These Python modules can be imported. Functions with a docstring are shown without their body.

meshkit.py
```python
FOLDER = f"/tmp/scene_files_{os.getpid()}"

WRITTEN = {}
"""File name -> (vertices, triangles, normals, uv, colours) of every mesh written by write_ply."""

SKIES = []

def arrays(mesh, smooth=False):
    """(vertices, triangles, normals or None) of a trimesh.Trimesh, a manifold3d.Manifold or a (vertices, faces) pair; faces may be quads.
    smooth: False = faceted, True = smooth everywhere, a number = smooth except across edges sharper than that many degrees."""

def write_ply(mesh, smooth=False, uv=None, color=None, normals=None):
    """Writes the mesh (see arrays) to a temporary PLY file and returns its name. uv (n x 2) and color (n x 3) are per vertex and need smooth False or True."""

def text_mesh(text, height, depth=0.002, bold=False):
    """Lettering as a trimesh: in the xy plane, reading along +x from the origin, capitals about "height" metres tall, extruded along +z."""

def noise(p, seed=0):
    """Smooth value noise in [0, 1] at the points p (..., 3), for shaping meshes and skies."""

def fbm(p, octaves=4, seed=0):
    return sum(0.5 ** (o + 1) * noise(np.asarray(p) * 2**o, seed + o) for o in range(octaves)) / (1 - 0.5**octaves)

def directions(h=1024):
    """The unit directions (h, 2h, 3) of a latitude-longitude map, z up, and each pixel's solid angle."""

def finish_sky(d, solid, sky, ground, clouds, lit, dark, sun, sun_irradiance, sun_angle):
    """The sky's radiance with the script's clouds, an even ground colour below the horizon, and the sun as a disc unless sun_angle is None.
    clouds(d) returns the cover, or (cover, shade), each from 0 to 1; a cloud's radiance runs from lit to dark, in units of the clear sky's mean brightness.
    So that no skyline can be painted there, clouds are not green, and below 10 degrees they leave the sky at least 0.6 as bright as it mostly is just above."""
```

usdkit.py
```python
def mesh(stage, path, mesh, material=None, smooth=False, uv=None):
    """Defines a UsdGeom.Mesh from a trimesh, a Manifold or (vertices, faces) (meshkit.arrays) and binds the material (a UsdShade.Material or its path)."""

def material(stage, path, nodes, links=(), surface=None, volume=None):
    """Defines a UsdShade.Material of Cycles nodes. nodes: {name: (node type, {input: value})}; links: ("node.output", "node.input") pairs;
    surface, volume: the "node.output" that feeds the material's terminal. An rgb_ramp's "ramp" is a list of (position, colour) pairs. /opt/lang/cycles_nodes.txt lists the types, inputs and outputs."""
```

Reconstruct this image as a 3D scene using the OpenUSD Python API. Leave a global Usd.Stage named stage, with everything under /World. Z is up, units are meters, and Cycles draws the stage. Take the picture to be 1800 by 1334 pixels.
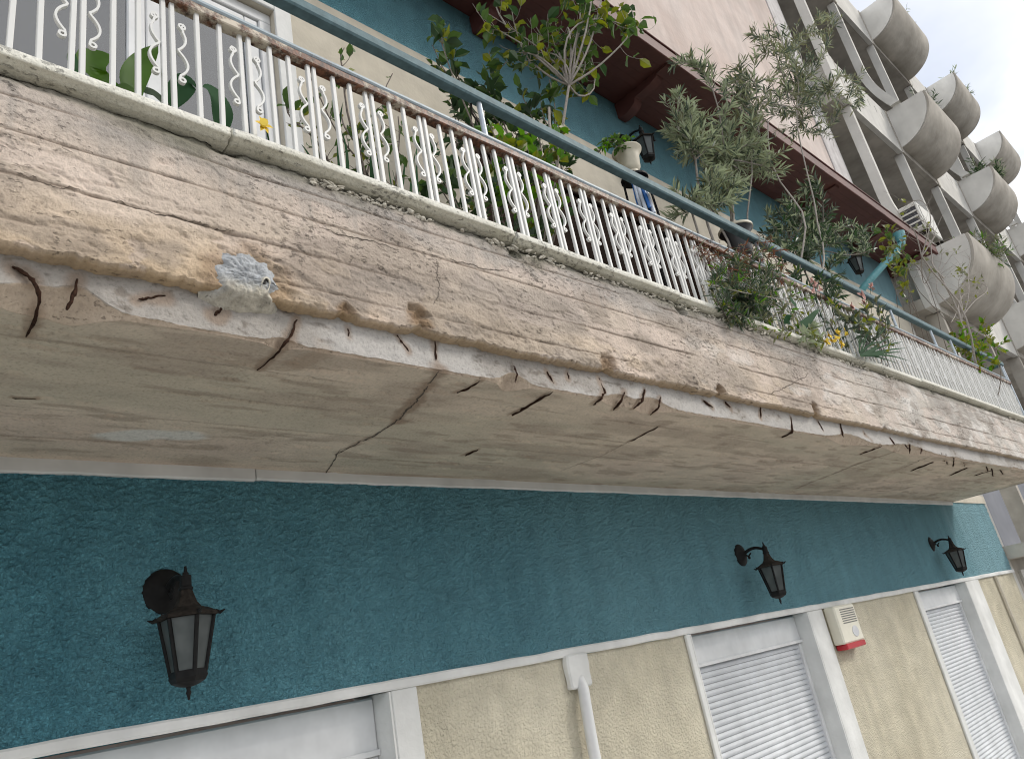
import math, random
import numpy as np, trimesh, usdkit, meshkit
from shapely.geometry import Polygon, LineString, box as sbox
from pxr import Usd, UsdGeom, UsdLux, UsdShade, Gf, Sdf, Vt

stage = Usd.Stage.CreateInMemory()
UsdGeom.SetStageUpAxis(stage, 'Z'); UsdGeom.SetStageMetersPerUnit(stage, 1.0)
UsdGeom.Xform.Define(stage, '/World'); UsdGeom.Scope.Define(stage, '/World/Looks')
T = Sdf.ValueTypeNames

# ------------------------------------------------------------------ camera, sky, sun, exposure
CZ = 2.1                                     # camera height above the street
FPX = 1327.24                                # focal length for an 1800 pixel wide picture
R = np.array([[0.71740553, -0.67264976, -0.1813053], [-0.12522762, -0.38052552, 0.91625235], [-0.68530822, -0.63462007, -0.35722544]])
cam = UsdGeom.Camera.Define(stage, '/World/camera')
m4 = Gf.Matrix4d(1.0)
for r in range(3):
    m4.SetRow(r, Gf.Vec4d(*R[r], 0))
m4.SetRow(3, Gf.Vec4d(0, 0, CZ, 1))
cam.AddTransformOp().Set(m4)
cam.CreateHorizontalApertureAttr(36.0); cam.CreateFocalLengthAttr(36.0 * FPX / 1800)
cam.CreateClippingRangeAttr(Gf.Vec2f(0.05, 2000))
cam.CreateExposureAttr(0.30)

SUN = np.array([0.60, -0.55, 0.58]); SUN /= np.linalg.norm(SUN)
SUN_I, SUN_A = 0.40, 14.0
SKY_S = 0.10
CLOUD, CLOUD_DARK = (12.0, 12.0, 12.1), (8.6, 9.0, 9.9)
sun = UsdLux.DistantLight.Define(stage, '/World/sun')
sun.CreateIntensityAttr(SUN_I); sun.CreateAngleAttr(SUN_A); sun.CreateNormalizeAttr(True); sun.CreateColorAttr(Gf.Vec3f(1, 0.95, 0.88))
zc = SUN; xc = np.cross([0, 0, 1], zc); xc /= np.linalg.norm(xc); yc = np.cross(zc, xc)
ms = Gf.Matrix4d(1.0)
for r, a in enumerate((xc, yc, zc)):
    ms.SetRow(r, Gf.Vec4d(*map(float, a), 0))
sun.AddTransformOp().Set(ms)
sky = UsdLux.DomeLight.Define(stage, '/World/sky')
sky_mat = usdkit.material(stage, '/World/Looks/sky_air', {
    'tc': ('texture_coordinate', {}),
    'sky': ('sky_texture', {'sky_type': 'single_scattering', 'sun_disc': False, 'sun_elevation': float(math.asin(SUN[2])), 'sun_rotation': float(math.atan2(SUN[0], SUN[1]))}),
    'map': ('mapping', {'mapping_type': 'point', 'scale': (1, 1, 1.6)}),
    'n1': ('noise_texture', {'scale': 1.9, 'detail': 6.0, 'roughness': 0.55, 'distortion': 0.3}),
    'n2': ('noise_texture', {'scale': 3.6, 'detail': 5.0, 'roughness': 0.6}),
    'cov': ('rgb_ramp', {'ramp': [(0.0, (0.3,) * 3), (0.38, (0.50,) * 3), (0.50, (0.95,) * 3), (1.0, (1.0,) * 3)]}),
    'shade': ('rgb_ramp', {'ramp': [(0.30, CLOUD_DARK), (0.62, CLOUD)]}),
    'dot': ('vector_math', {'math_type': 'dot_product', 'vector2': tuple(map(float, SUN))}),
    'gl': ('map_range', {'range_type': 'smoothstep', 'from_min': 0.72, 'from_max': 1.0, 'to_min': 0.0, 'to_max': 1.0, 'clamp': True}),
    'veil': ('mix', {'mix_type': 'mix', 'color2': (13.0, 12.8, 12.5)}),
    'mx': ('mix', {'mix_type': 'mix'}),
    'bg': ('background_shader', {'strength': SKY_S})},
    [('tc.generated', 'map.vector'), ('map.vector', 'n1.vector'), ('map.vector', 'n2.vector'), ('n1.fac', 'cov.fac'), ('n2.fac', 'shade.fac'),
     ('tc.generated', 'dot.vector1'), ('dot.value', 'gl.value'), ('cov.color', 'mx.fac'), ('sky.color', 'mx.color1'), ('shade.color', 'mx.color2'),
     ('gl.result', 'veil.fac'), ('mx.color', 'veil.color1'), ('veil.color', 'bg.color')], surface='bg.background')
UsdShade.MaterialBindingAPI.Apply(sky.GetPrim()).Bind(sky_mat)
sky.GetPrim().SetCustomDataByKey('kind', 'structure')

# ------------------------------------------------------------------ survey: lines of sight to planes of the place (y into the facade, x along it)
def ray(x, y): return R.T @ np.array([x - 900, -(y - 667), -FPX])
def at_y(x, y, Y): r = ray(x, y); return r * (Y / r[1]) + [0, 0, CZ]
def at_z(x, y, Z): r = ray(x, y); return r * ((Z - CZ) / r[2]) + [0, 0, CZ]

# ------------------------------------------------------------------ helpers
LOOKS = {}
def mat(name, nodes, links, surface, volume=None):
    LOOKS[name] = usdkit.material(stage, '/World/Looks/' + name, nodes, links, surface, volume); return LOOKS[name]

used = {}
def numbered(parent, name):
    k = (parent, name); n = used.get(k, -1) + 1; used[k] = n
    return name if n == 0 else f'{name}_{n:03d}'
def path_of(parent): return '/World' if parent is None else str(parent.GetPath())
def obj(name, mesh, look, parent=None, smooth=False, tint=None, label=None, kind=None):
    p = path_of(parent); path = p + '/' + numbered(p, name)
    pm = usdkit.mesh(stage, path, mesh, LOOKS[look], smooth=smooth)
    if tint is not None:
        UsdGeom.PrimvarsAPI(pm).CreatePrimvar('tint', T.Color3fArray, 'vertex').Set(Vt.Vec3fArray.FromNumpy(np.asarray(tint, np.float32)))
    pr = pm.GetPrim()
    if label: pr.SetCustomDataByKey('label', label)
    if kind: pr.SetCustomDataByKey('kind', kind)
    return pr
def thing(name, label, cat, loc=(0, 0, 0), rotz=0, group=None):
    x = UsdGeom.Xform.Define(stage, '/World/' + numbered('/World', name))
    x.AddTranslateOp().Set(Gf.Vec3d(*map(float, loc))); x.AddRotateZOp().Set(float(rotz))
    return tag(x.GetPrim(), label, cat, group)
def tag(o, label, cat, group=None):
    o.SetCustomDataByKey('label', label); o.SetCustomDataByKey('category', cat)
    if group: o.SetCustomDataByKey('group', group)
    return o
def dup(root, label, loc, rotz=0, group=None):
    was = root.GetCustomData()
    r = thing(root.GetName(), label, was['category'], loc, rotz, group or was.get('group'))
    r.GetReferences().AddInternalReference(root.GetPath()); r.SetInstanceable(True)
    return r
cat = trimesh.util.concatenate
def bx(x0, x1, y0, y1, z0, z1, bevel=0.0):
    if bevel <= 0:
        m = trimesh.creation.box((x1 - x0, y1 - y0, z1 - z0)); m.apply_translation(((x0 + x1) / 2, (y0 + y1) / 2, (z0 + z1) / 2)); return m
    b, pts = bevel, []
    for sx, a in ((1, x0), (-1, x1)):
        for sy, c in ((1, y0), (-1, y1)):
            for sz, e in ((1, z0), (-1, z1)):
                pts += [(a, c + sy * b, e + sz * b), (a + sx * b, c, e + sz * b), (a + sx * b, c + sy * b, e)]
    return trimesh.convex.convex_hull(np.array(pts))
def tube(pts, r, sides=8, caps=True):
    p = np.asarray(pts, float); n = len(p); r = np.broadcast_to(r, (n,))
    t = np.gradient(p, axis=0) if n > 2 else np.repeat((p[1] - p[0])[None], n, 0)
    t /= np.linalg.norm(t, axis=1, keepdims=True) + 1e-12
    a = np.cross(t[0], [0, 0, 1.0] if abs(t[0][2]) < 0.9 else [1.0, 0, 0]); a /= np.linalg.norm(a)
    A = []
    for i in range(n):
        a = a - t[i] * (a @ t[i]); a /= np.linalg.norm(a) + 1e-12; A.append(a)
    A = np.array(A); B = np.cross(t, A); ang = np.arange(sides) * 2 * np.pi / sides
    v = p[:, None] + r[:, None, None] * (np.cos(ang)[None, :, None] * A[:, None] + np.sin(ang)[None, :, None] * B[:, None])
    f = []
    for i in range(n - 1):
        for j in range(sides):
            k = (j + 1) % sides
            f += [(i * sides + j, i * sides + k, (i + 1) * sides + k), (i * sides + j, (i + 1) * sides + k, (i + 1) * sides + j)]
    v = v.reshape(-1, 3)
    if caps:
        for i, s in ((0, 1), (n - 1, -1)):
            c = len(v); v = np.vstack([v, p[i]])
            for j in range(sides):
                k = (j + 1) % sides
                f.append((c, i * sides + k, i * sides + j) if s > 0 else (c, i * sides + j, i * sides + k))
    return trimesh.Trimesh(v, np.array(f), process=False)
def lathe(prof, loc=(0, 0, 0), n=24):
    m = trimesh.creation.revolve(np.array(prof, float), sections=n); m.apply_translation(loc); return m
def panel(poly, y0, y1):
    """A shapely polygon in (x, z) as a solid between y0 and y1."""
    m = trimesh.creation.extrude_polygon(poly, y1 - y0, engine='earcut')
    v = m.vertices.copy(); m.vertices = np.stack([v[:, 0], y1 - v[:, 2], v[:, 1]], 1); return m
def side(poly, x0, x1):
    """A shapely polygon in (y, z) as a solid between x0 and x1."""
    m = trimesh.creation.extrude_polygon(poly, x1 - x0, engine='earcut')
    v = m.vertices.copy(); m.vertices = np.stack([x0 + v[:, 2], v[:, 0], v[:, 1]], 1); return m
def grid_faces(nu, nv):
    i, j = np.meshgrid(np.arange(nu - 1), np.arange(nv - 1), indexing='ij'); a = (i * nv + j).ravel()
    return np.vstack([np.stack([a, a + nv, a + nv + 1], 1), np.stack([a, a + nv + 1, a + 1], 1)])
def fbm(x, y, z=0.0, o=4, seed=0):
    x, y, z = np.broadcast_arrays(x, y, z); return meshkit.fbm(np.stack([x, y, z], -1), o, seed) - 0.5
def sstep(a, b, x): t = np.clip((x - a) / (b - a), 0, 1); return t * t * (3 - 2 * t)
def mixc(a, b, t): return a + (np.asarray(b) - a) * np.asarray(t)[..., None]

# ------------------------------------------------------------------ looks
def stucco(name, c1, c2, scale, bump, rough=0.9, big=0.7, vor=True, streak=0.0):
    n = {'g': ('geometry', {}), 'n1': ('noise_texture', {'scale': big, 'detail': 5.0, 'roughness': 0.6}),
         'ramp': ('rgb_ramp', {'ramp': [(0.32, c1), (0.68, c2)]}),
         'n2': ('noise_texture', {'scale': scale, 'detail': 3.0, 'roughness': 0.55, 'distortion': 0.4}),
         'n3': ('noise_texture', {'scale': scale * 0.12, 'detail': 4.0, 'roughness': 0.6}),
         'ad': ('math', {'math_type': 'multiply_add', 'value2': 0.35}),
         'v': ('rgb_ramp', {'ramp': [(0.3, (0.86,) * 3), (0.7, (1.06,) * 3)]}),
         'sm': ('mapping', {'mapping_type': 'point', 'scale': (5.0, 5.0, 0.35)}),
         'sn': ('noise_texture', {'scale': 1.0, 'detail': 4.0}),
         'sr': ('rgb_ramp', {'ramp': [(0.35, (1 - streak,) * 3), (0.62, (1.0 + streak * 0.3,) * 3)]}),
         'mu2': ('mix', {'mix_type': 'multiply', 'fac': 1.0}),
         'mu': ('mix', {'mix_type': 'multiply', 'fac': 1.0}),
         'b': ('bump', {'strength': 1.0, 'distance': bump}), 'p': ('principled_bsdf', {'roughness': rough, 'specular_ior_level': 0.3})}
    l = [('g.position', 'n1.vector'), ('g.position', 'n2.vector'), ('g.position', 'n3.vector'), ('n1.fac', 'ramp.fac'), ('n3.fac', 'v.fac'), ('ramp.color', 'mu.color1'), ('v.color', 'mu.color2'),
         ('g.position', 'sm.vector'), ('sm.vector', 'sn.vector'), ('sn.fac', 'sr.fac'), ('mu.color', 'mu2.color1'), ('sr.color', 'mu2.color2'),
         ('mu2.color', 'p.base_color'), ('n3.fac', 'ad.value1'), ('n2.fac', 'ad.value3'), ('ad.value', 'b.height'), ('b.normal', 'p.normal')]
    return mat(name, n, l, 'p.BSDF')
stucco('cream_stucco', (0.50, 0.455, 0.34), (0.64, 0.595, 0.475), 62.0, 0.020, streak=0.10)
stucco('cream_smooth', (0.50, 0.455, 0.37), (0.58, 0.535, 0.445), 40.0, 0.002, streak=0.05)
stucco('pink_plaster', (0.53, 0.425, 0.375), (0.63, 0.56, 0.52), 18.0, 0.006, big=0.6, streak=0.10)
stucco('white_trim', (0.64, 0.645, 0.625), (0.74, 0.745, 0.73), 30.0, 0.002, rough=0.7, big=2.0, streak=0.08)
stucco('pale_plaster', (0.52, 0.49, 0.48), (0.62, 0.60, 0.59), 25.0, 0.004, big=1.5, streak=0.14)
stucco('maroon_paint', (0.090, 0.031, 0.026), (0.130, 0.047, 0.039), 35.0, 0.004, rough=0.6, big=1.5, streak=0.1)
stucco('bay_concrete', (0.31, 0.285, 0.245), (0.50, 0.465, 0.41), 14.0, 0.004, big=1.5, streak=0.07)
stucco('bay_panel', (0.54, 0.525, 0.485), (0.66, 0.645, 0.605), 14.0, 0.002, big=1.1, streak=0.06)
stucco('bay_recess', (0.20, 0.21, 0.24), (0.26, 0.27, 0.30), 10.0, 0.003, big=0.5)
stucco('asphalt', (0.045, 0.045, 0.047), (0.062, 0.061, 0.06), 90.0, 0.01, rough=0.85)
stucco('paving', (0.38, 0.37, 0.35), (0.47, 0.46, 0.44), 50.0, 0.004, rough=0.85)
stucco('terracotta', (0.30, 0.12, 0.07), (0.36, 0.16, 0.09), 60.0, 0.001, rough=0.75, big=5)

def bleached(name, c1, c2, pale, x0, x1, scale, bump):
    mat(name, {'g': ('geometry', {}), 'sx': ('separate_xyz', {}), 'n1': ('noise_texture', {'scale': 0.9, 'detail': 5.0, 'roughness': 0.65}), 'ramp': ('rgb_ramp', {'ramp': [(0.30, c1), (0.70, c2)]}),
        'n2': ('noise_texture', {'scale': scale, 'detail': 2.0, 'roughness': 0.5, 'distortion': 0.6}), 'n3': ('noise_texture', {'scale': 7.0, 'detail': 4.0}), 'v': ('rgb_ramp', {'ramp': [(0.3, (0.86,) * 3), (0.7, (1.08,) * 3)]}),
        'sm': ('mapping', {'mapping_type': 'point', 'scale': (6.0, 6.0, 0.5)}), 'sn': ('noise_texture', {'scale': 1.0, 'detail': 4.0}), 'sr': ('rgb_ramp', {'ramp': [(0.30, (0.90,) * 3), (0.55, (1.0,) * 3), (0.75, (1.04,) * 3)]}),
        'jx': ('math', {'math_type': 'multiply_add', 'value2': 1.6}), 'dv': ('math', {'math_type': 'multiply', 'value2': 1.0 / 13.3}), 'fx': ('rgb_ramp', {'ramp': [(0.10, (0.0,) * 3), (0.36, (0.34,) * 3), (0.83, (0.40,) * 3), (0.905, (0.85,) * 3)]}),
        'mu': ('mix', {'mix_type': 'multiply', 'fac': 1.0}), 'mu2': ('mix', {'mix_type': 'multiply', 'fac': 1.0}), 'pl': ('mix', {'color2': pale}), 'b': ('bump', {'strength': 1.0, 'distance': bump}), 'p': ('principled_bsdf', {'roughness': 0.9, 'specular_ior_level': 0.25})},
        [('g.position', 'sx.vector'), ('g.position', 'n1.vector'), ('g.position', 'n2.vector'), ('g.position', 'n3.vector'), ('g.position', 'sm.vector'), ('sm.vector', 'sn.vector'), ('n1.fac', 'ramp.fac'), ('n3.fac', 'v.fac'), ('sn.fac', 'sr.fac'),
         ('ramp.color', 'mu.color1'), ('v.color', 'mu.color2'), ('mu.color', 'pl.color1'), ('sn.fac', 'jx.value1'), ('sx.x', 'jx.value3'), ('jx.value', 'dv.value1'), ('dv.value', 'fx.fac'), ('fx.color', 'pl.fac'), ('pl.color', 'mu2.color1'), ('sr.color', 'mu2.color2'),
         ('mu2.color', 'p.base_color'), ('n2.fac', 'b.height'), ('b.normal', 'p.normal')], 'p.BSDF')
bleached('teal_stucco', (0.088, 0.275, 0.345), (0.145, 0.375, 0.450), (0.30, 0.50, 0.56), 10.6, 12.4, 95.0, 0.045)

def simple(name, c, rough=0.5, metallic=0.0, var=0.12, scale=14.0, bump=0.0, spec=0.5):
    d = np.array(c) * (1 - var); e = np.minimum(np.array(c) * (1 + var), 0.95)
    n = {'g': ('geometry', {}), 'n1': ('noise_texture', {'scale': scale, 'detail': 4.0, 'roughness': 0.6}), 'r': ('rgb_ramp', {'ramp': [(0.3, tuple(d)), (0.7, tuple(e))]}),
         'p': ('principled_bsdf', {'roughness': rough, 'metallic': metallic, 'specular_ior_level': spec})}
    l = [('g.position', 'n1.vector'), ('n1.fac', 'r.fac'), ('r.color', 'p.base_color')]
    if bump:
        n['b'] = ('bump', {'strength': 1.0, 'distance': bump}); l += [('n1.fac', 'b.height'), ('b.normal', 'p.normal')]
    return mat(name, n, l, 'p.BSDF')
stucco('pvc_white', (0.64, 0.65, 0.655), (0.76, 0.765, 0.765), 40.0, 0.0002, rough=0.42, big=1.8, streak=0.05)
stucco('slat_grey', (0.53, 0.55, 0.575), (0.64, 0.66, 0.685), 40.0, 0.0002, rough=0.5, big=1.8, streak=0.04)
simple('iron_black', (0.009, 0.009, 0.009), 0.6, var=0.4, scale=40, bump=0.002, spec=0.18)
simple('iron_rusty', (0.032, 0.027, 0.023), 0.9, var=0.5, scale=50, bump=0.002, spec=0.12)
simple('rebar_rust', (0.040, 0.021, 0.014), 0.95, var=0.6, scale=150, bump=0.006, spec=0.1)
simple('crack_dirt', (0.075, 0.058, 0.045), 0.95, var=0.4, scale=60)
simple('handrail_paint', (0.098, 0.158, 0.175), 0.62, var=0.22, scale=25, bump=0.0006, spec=0.25)
simple('post_steel', (0.42, 0.47, 0.52), 0.4, metallic=0.3)
simple('bark', (0.15, 0.125, 0.105), 0.9, var=0.35, scale=60, bump=0.003)
simple('bark_pale', (0.30, 0.27, 0.24), 0.9, var=0.25, scale=60, bump=0.002)
simple('pot_black', (0.02, 0.02, 0.022), 0.45)
simple('pot_cream', (0.50, 0.46, 0.36), 0.5, var=0.15, scale=10)
simple('soil', (0.05, 0.035, 0.025), 0.95, var=0.4, scale=80, bump=0.01)
simple('alarm_cream', (0.72, 0.69, 0.58), 0.45, var=0.04)
simple('alarm_dark', (0.16, 0.155, 0.14), 0.6)
simple('alarm_red', (0.42, 0.02, 0.03), 0.3)
simple('alarm_silver', (0.55, 0.56, 0.58), 0.35)
simple('tarp_blue', (0.02, 0.13, 0.42), 0.4)
simple('tarp_silver', (0.55, 0.60, 0.68), 0.3)
simple('door_brown', (0.024, 0.015, 0.011), 0.9, var=0.35, scale=9, spec=0.06)
simple('teal_pipe', (0.12, 0.33, 0.36), 0.45, var=0.2, scale=15)
simple('curtain', (0.28, 0.45, 0.56), 0.9, var=0.10, scale=3)
simple('room_dark', (0.03, 0.032, 0.035), 0.9)
simple('ac_white', (0.54, 0.53, 0.49), 0.5, var=0.06)
simple('ac_dark', (0.03, 0.03, 0.035), 0.6)
simple('petal_yellow', (0.72, 0.52, 0.05), 0.6, var=0.1)
simple('petal_pink', (0.60, 0.36, 0.31), 0.6, var=0.2)
simple('mortar_grey', (0.40, 0.415, 0.43), 0.95, var=0.18, scale=50, bump=0.006)
simple('mortar_cream', (0.50, 0.47, 0.40), 0.95, var=0.2, scale=40, bump=0.005)
simple('opening_dark', (0.02, 0.018, 0.016), 0.9)

mat('pane_glass', {'t': ('transparent_bsdf', {'color': (0.80, 0.86, 0.88)}), 'gl': ('glossy_bsdf', {'color': (0.95, 0.97, 1.0), 'roughness': 0.03}), 'f': ('fresnel', {'IOR': 1.55}),
    'ad': ('math', {'math_type': 'add', 'value2': 0.10, 'use_clamp': True}), 'm': ('mix_closure', {})},
    [('f.fac', 'ad.value1'), ('ad.value', 'm.fac'), ('t.BSDF', 'm.closure1'), ('gl.BSDF', 'm.closure2')], 'm.closure')
mat('lamp_glass', {'g': ('geometry', {}), 'n': ('noise_texture', {'scale': 18.0, 'detail': 3.0}), 'r': ('rgb_ramp', {'ramp': [(0.3, (0.085, 0.10, 0.10)), (0.7, (0.17, 0.19, 0.187))]}),
    'd': ('principled_bsdf', {'roughness': 0.28}), 'tr': ('translucent_bsdf', {'color': (0.24, 0.265, 0.26)}), 'm': ('mix_closure', {'fac': 0.45})},
    [('g.position', 'n.vector'), ('n.fac', 'r.fac'), ('r.color', 'd.base_color'), ('d.BSDF', 'm.closure1'), ('tr.BSDF', 'm.closure2')], 'm.closure')

# white painted iron with rust breaking through (more of it from the rail down)
def painted_iron(name, lo, hi, white=(0.62, 0.62, 0.60), rust=(0.16, 0.055, 0.025), sc=22.0):
    mat(name, {'g': ('geometry', {}), 'n': ('noise_texture', {'scale': sc, 'detail': 6.0, 'roughness': 0.65}), 'n2': ('noise_texture', {'scale': 1.6, 'detail': 2.0}),
        'ad': ('math', {'math_type': 'multiply_add', 'value2': 0.8}), 'm': ('rgb_ramp', {'ramp': [(lo, (0, 0, 0)), (hi, (1, 1, 1))]}),
        'rc': ('rgb_ramp', {'ramp': [(0.35, tuple(np.array(rust) * 0.35)), (0.5, rust), (0.68, tuple(np.array(rust) * 1.9))]}), 'nr': ('noise_texture', {'scale': 70.0, 'detail': 3.0}),
        'c': ('mix', {'color1': white}), 'b': ('bump', {'distance': 0.003, 'strength': 0.8}), 'p': ('principled_bsdf', {'roughness': 0.5})},
        [('g.position', 'n.vector'), ('g.position', 'n2.vector'), ('g.position', 'nr.vector'), ('n2.fac', 'ad.value1'), ('n.fac', 'ad.value3'), ('ad.value', 'm.fac'), ('nr.fac', 'rc.fac'), ('rc.color', 'c.color2'),
         ('m.color', 'c.fac'), ('c.color', 'p.base_color'), ('m.color', 'b.height'), ('b.normal', 'p.normal')], 'p.BSDF')
painted_iron('bar_white', 1.06, 1.18)
painted_iron('rail_rust', 0.72, 0.90, white=(0.52, 0.46, 0.37), rust=(0.105, 0.045, 0.024))
painted_iron('rail_top', 0.98, 1.10, white=(0.30, 0.36, 0.40))

# old concrete: colour per vertex, fine pits and grain on top
def concrete(name, p0, p1, dark, bump):
  mat(name, {'g': ('geometry', {}), 'a': ('attribute', {'attribute': 'tint'}),
    'n1': ('noise_texture', {'scale': 95.0, 'detail': 4.0, 'roughness': 0.65}), 'map': ('mapping', {'mapping_type': 'point', 'scale': (42.0, 45.0, 52.0)}),
    'n2': ('noise_texture', {'scale': 1.0, 'detail': 4.0, 'roughness': 0.6}), 'r1': ('rgb_ramp', {'ramp': [(0.28, (0.70,) * 3), (0.45, (0.97,) * 3), (0.75, (1.10,) * 3)]}),
    'r2': ('rgb_ramp', {'ramp': [(0.25, (0.80,) * 3), (0.42, (0.99,) * 3), (0.8, (1.05,) * 3)]}), 'm1': ('mix', {'mix_type': 'multiply', 'fac': 1.0}), 'm2': ('mix', {'mix_type': 'multiply', 'fac': 1.0}),
    'ad': ('math', {'math_type': 'multiply_add', 'value2': 1.0}), 'b': ('bump', {'strength': 0.9, 'distance': bump}), 'p': ('principled_bsdf', {'roughness': 0.93, 'specular_ior_level': 0.2}),
    'mapp': ('mapping', {'mapping_type': 'point', 'scale': (42.0, 58.0, 88.0)}), 'np': ('noise_texture', {'scale': 1.0, 'detail': 3.0, 'roughness': 0.6}), 'ng': ('noise_texture', {'scale': 3.2, 'detail': 3.0}),
    'nad': ('math', {'math_type': 'multiply_add', 'value2': 0.55}), 'rp': ('rgb_ramp', {'ramp': [(p0, (1.0,) * 3), (p1, (dark,) * 3)]}), 'm3': ('mix', {'mix_type': 'multiply', 'fac': 1.0}), 'pm': ('math', {'math_type': 'multiply_add', 'value2': 0.9})},
    [('g.position', 'n1.vector'), ('g.position', 'map.vector'), ('map.vector', 'n2.vector'), ('n1.fac', 'r1.fac'), ('n2.fac', 'r2.fac'), ('a.color', 'm1.color1'), ('r1.color', 'm1.color2'),
     ('m1.color', 'm2.color1'), ('r2.color', 'm2.color2'), ('n1.fac', 'ad.value1'), ('n2.fac', 'ad.value3'), ('g.position', 'mapp.vector'), ('mapp.vector', 'np.vector'), ('g.position', 'ng.vector'), ('ng.fac', 'nad.value1'), ('np.fac', 'nad.value3'),
     ('nad.value', 'rp.fac'), ('m2.color', 'm3.color1'), ('rp.color', 'm3.color2'), ('m3.color', 'p.base_color'), ('rp.color', 'pm.value1'), ('ad.value', 'pm.value3'), ('pm.value', 'b.height'), ('b.normal', 'p.normal')], 'p.BSDF')
concrete('old_concrete', 0.905, 0.965, 0.55, 0.005)
concrete('soffit_concrete', 0.97, 1.03, 0.62, 0.004)

def leaf(name, dark, mid, light, trans=0.35, rough=0.45):
    mat(name, {'g': ('geometry', {}), 'r': ('rgb_ramp', {'ramp': [(0.0, dark), (0.55, mid), (1.0, light)]}), 'p': ('principled_bsdf', {'roughness': rough, 'specular_ior_level': 0.45}),
        'tc': ('hsv', {'saturation': 1.1, 'value': 1.5}), 't': ('translucent_bsdf', {}), 'm': ('mix_closure', {'fac': trans})},
        [('g.random_per_island', 'r.fac'), ('r.color', 'p.base_color'), ('r.color', 'tc.color'), ('tc.color', 't.color'), ('p.BSDF', 'm.closure1'), ('t.BSDF', 'm.closure2')], 'm.closure')
leaf('leaf_citrus', (0.06, 0.11, 0.025), (0.16, 0.22, 0.04), (0.36, 0.38, 0.08))
leaf('leaf_dark', (0.028, 0.058, 0.022), (0.06, 0.105, 0.035), (0.13, 0.18, 0.06))
leaf('leaf_yellow', (0.16, 0.18, 0.02), (0.30, 0.28, 0.03), (0.48, 0.38, 0.03))
leaf('leaf_silver', (0.27, 0.31, 0.20), (0.45, 0.49, 0.35), (0.66, 0.69, 0.54), trans=0.32, rough=0.6)
leaf('leaf_grey', (0.07, 0.095, 0.065), (0.14, 0.175, 0.115), (0.30, 0.33, 0.24), trans=0.2)
leaf('leaf_bright', (0.07, 0.16, 0.015), (0.14, 0.26, 0.02), (0.24, 0.36, 0.03), trans=0.45)
leaf('leaf_blade', (0.025, 0.08, 0.03), (0.05, 0.13, 0.045), (0.10, 0.20, 0.06), trans=0.3, rough=0.85)
leaf('leaf_dry', (0.16, 0.07, 0.04), (0.27, 0.13, 0.075), (0.40, 0.24, 0.14), trans=0.25, rough=0.8)
leaf('leaf_olive', (0.16, 0.17, 0.09), (0.26, 0.265, 0.14), (0.40, 0.39, 0.22), trans=0.25)

# ------------------------------------------------------------------ ground
tag_k = lambda o: o.SetCustomDataByKey('kind', 'structure')
tag_k(obj('street', bx(-400, 400, -400, -3.4, -0.30, -0.13), 'asphalt'))
tag_k(obj('pavement', bx(-400, 400, -3.4, 400, -0.30, 0.0), 'paving'))
tag_k(obj('kerb', cat([bx(-40 + 1.0 * i, -39.006 + 1.0 * i, -3.55, -3.404, -0.29, 0.004, 0.012) for i in range(80)]), 'paving'))

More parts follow.
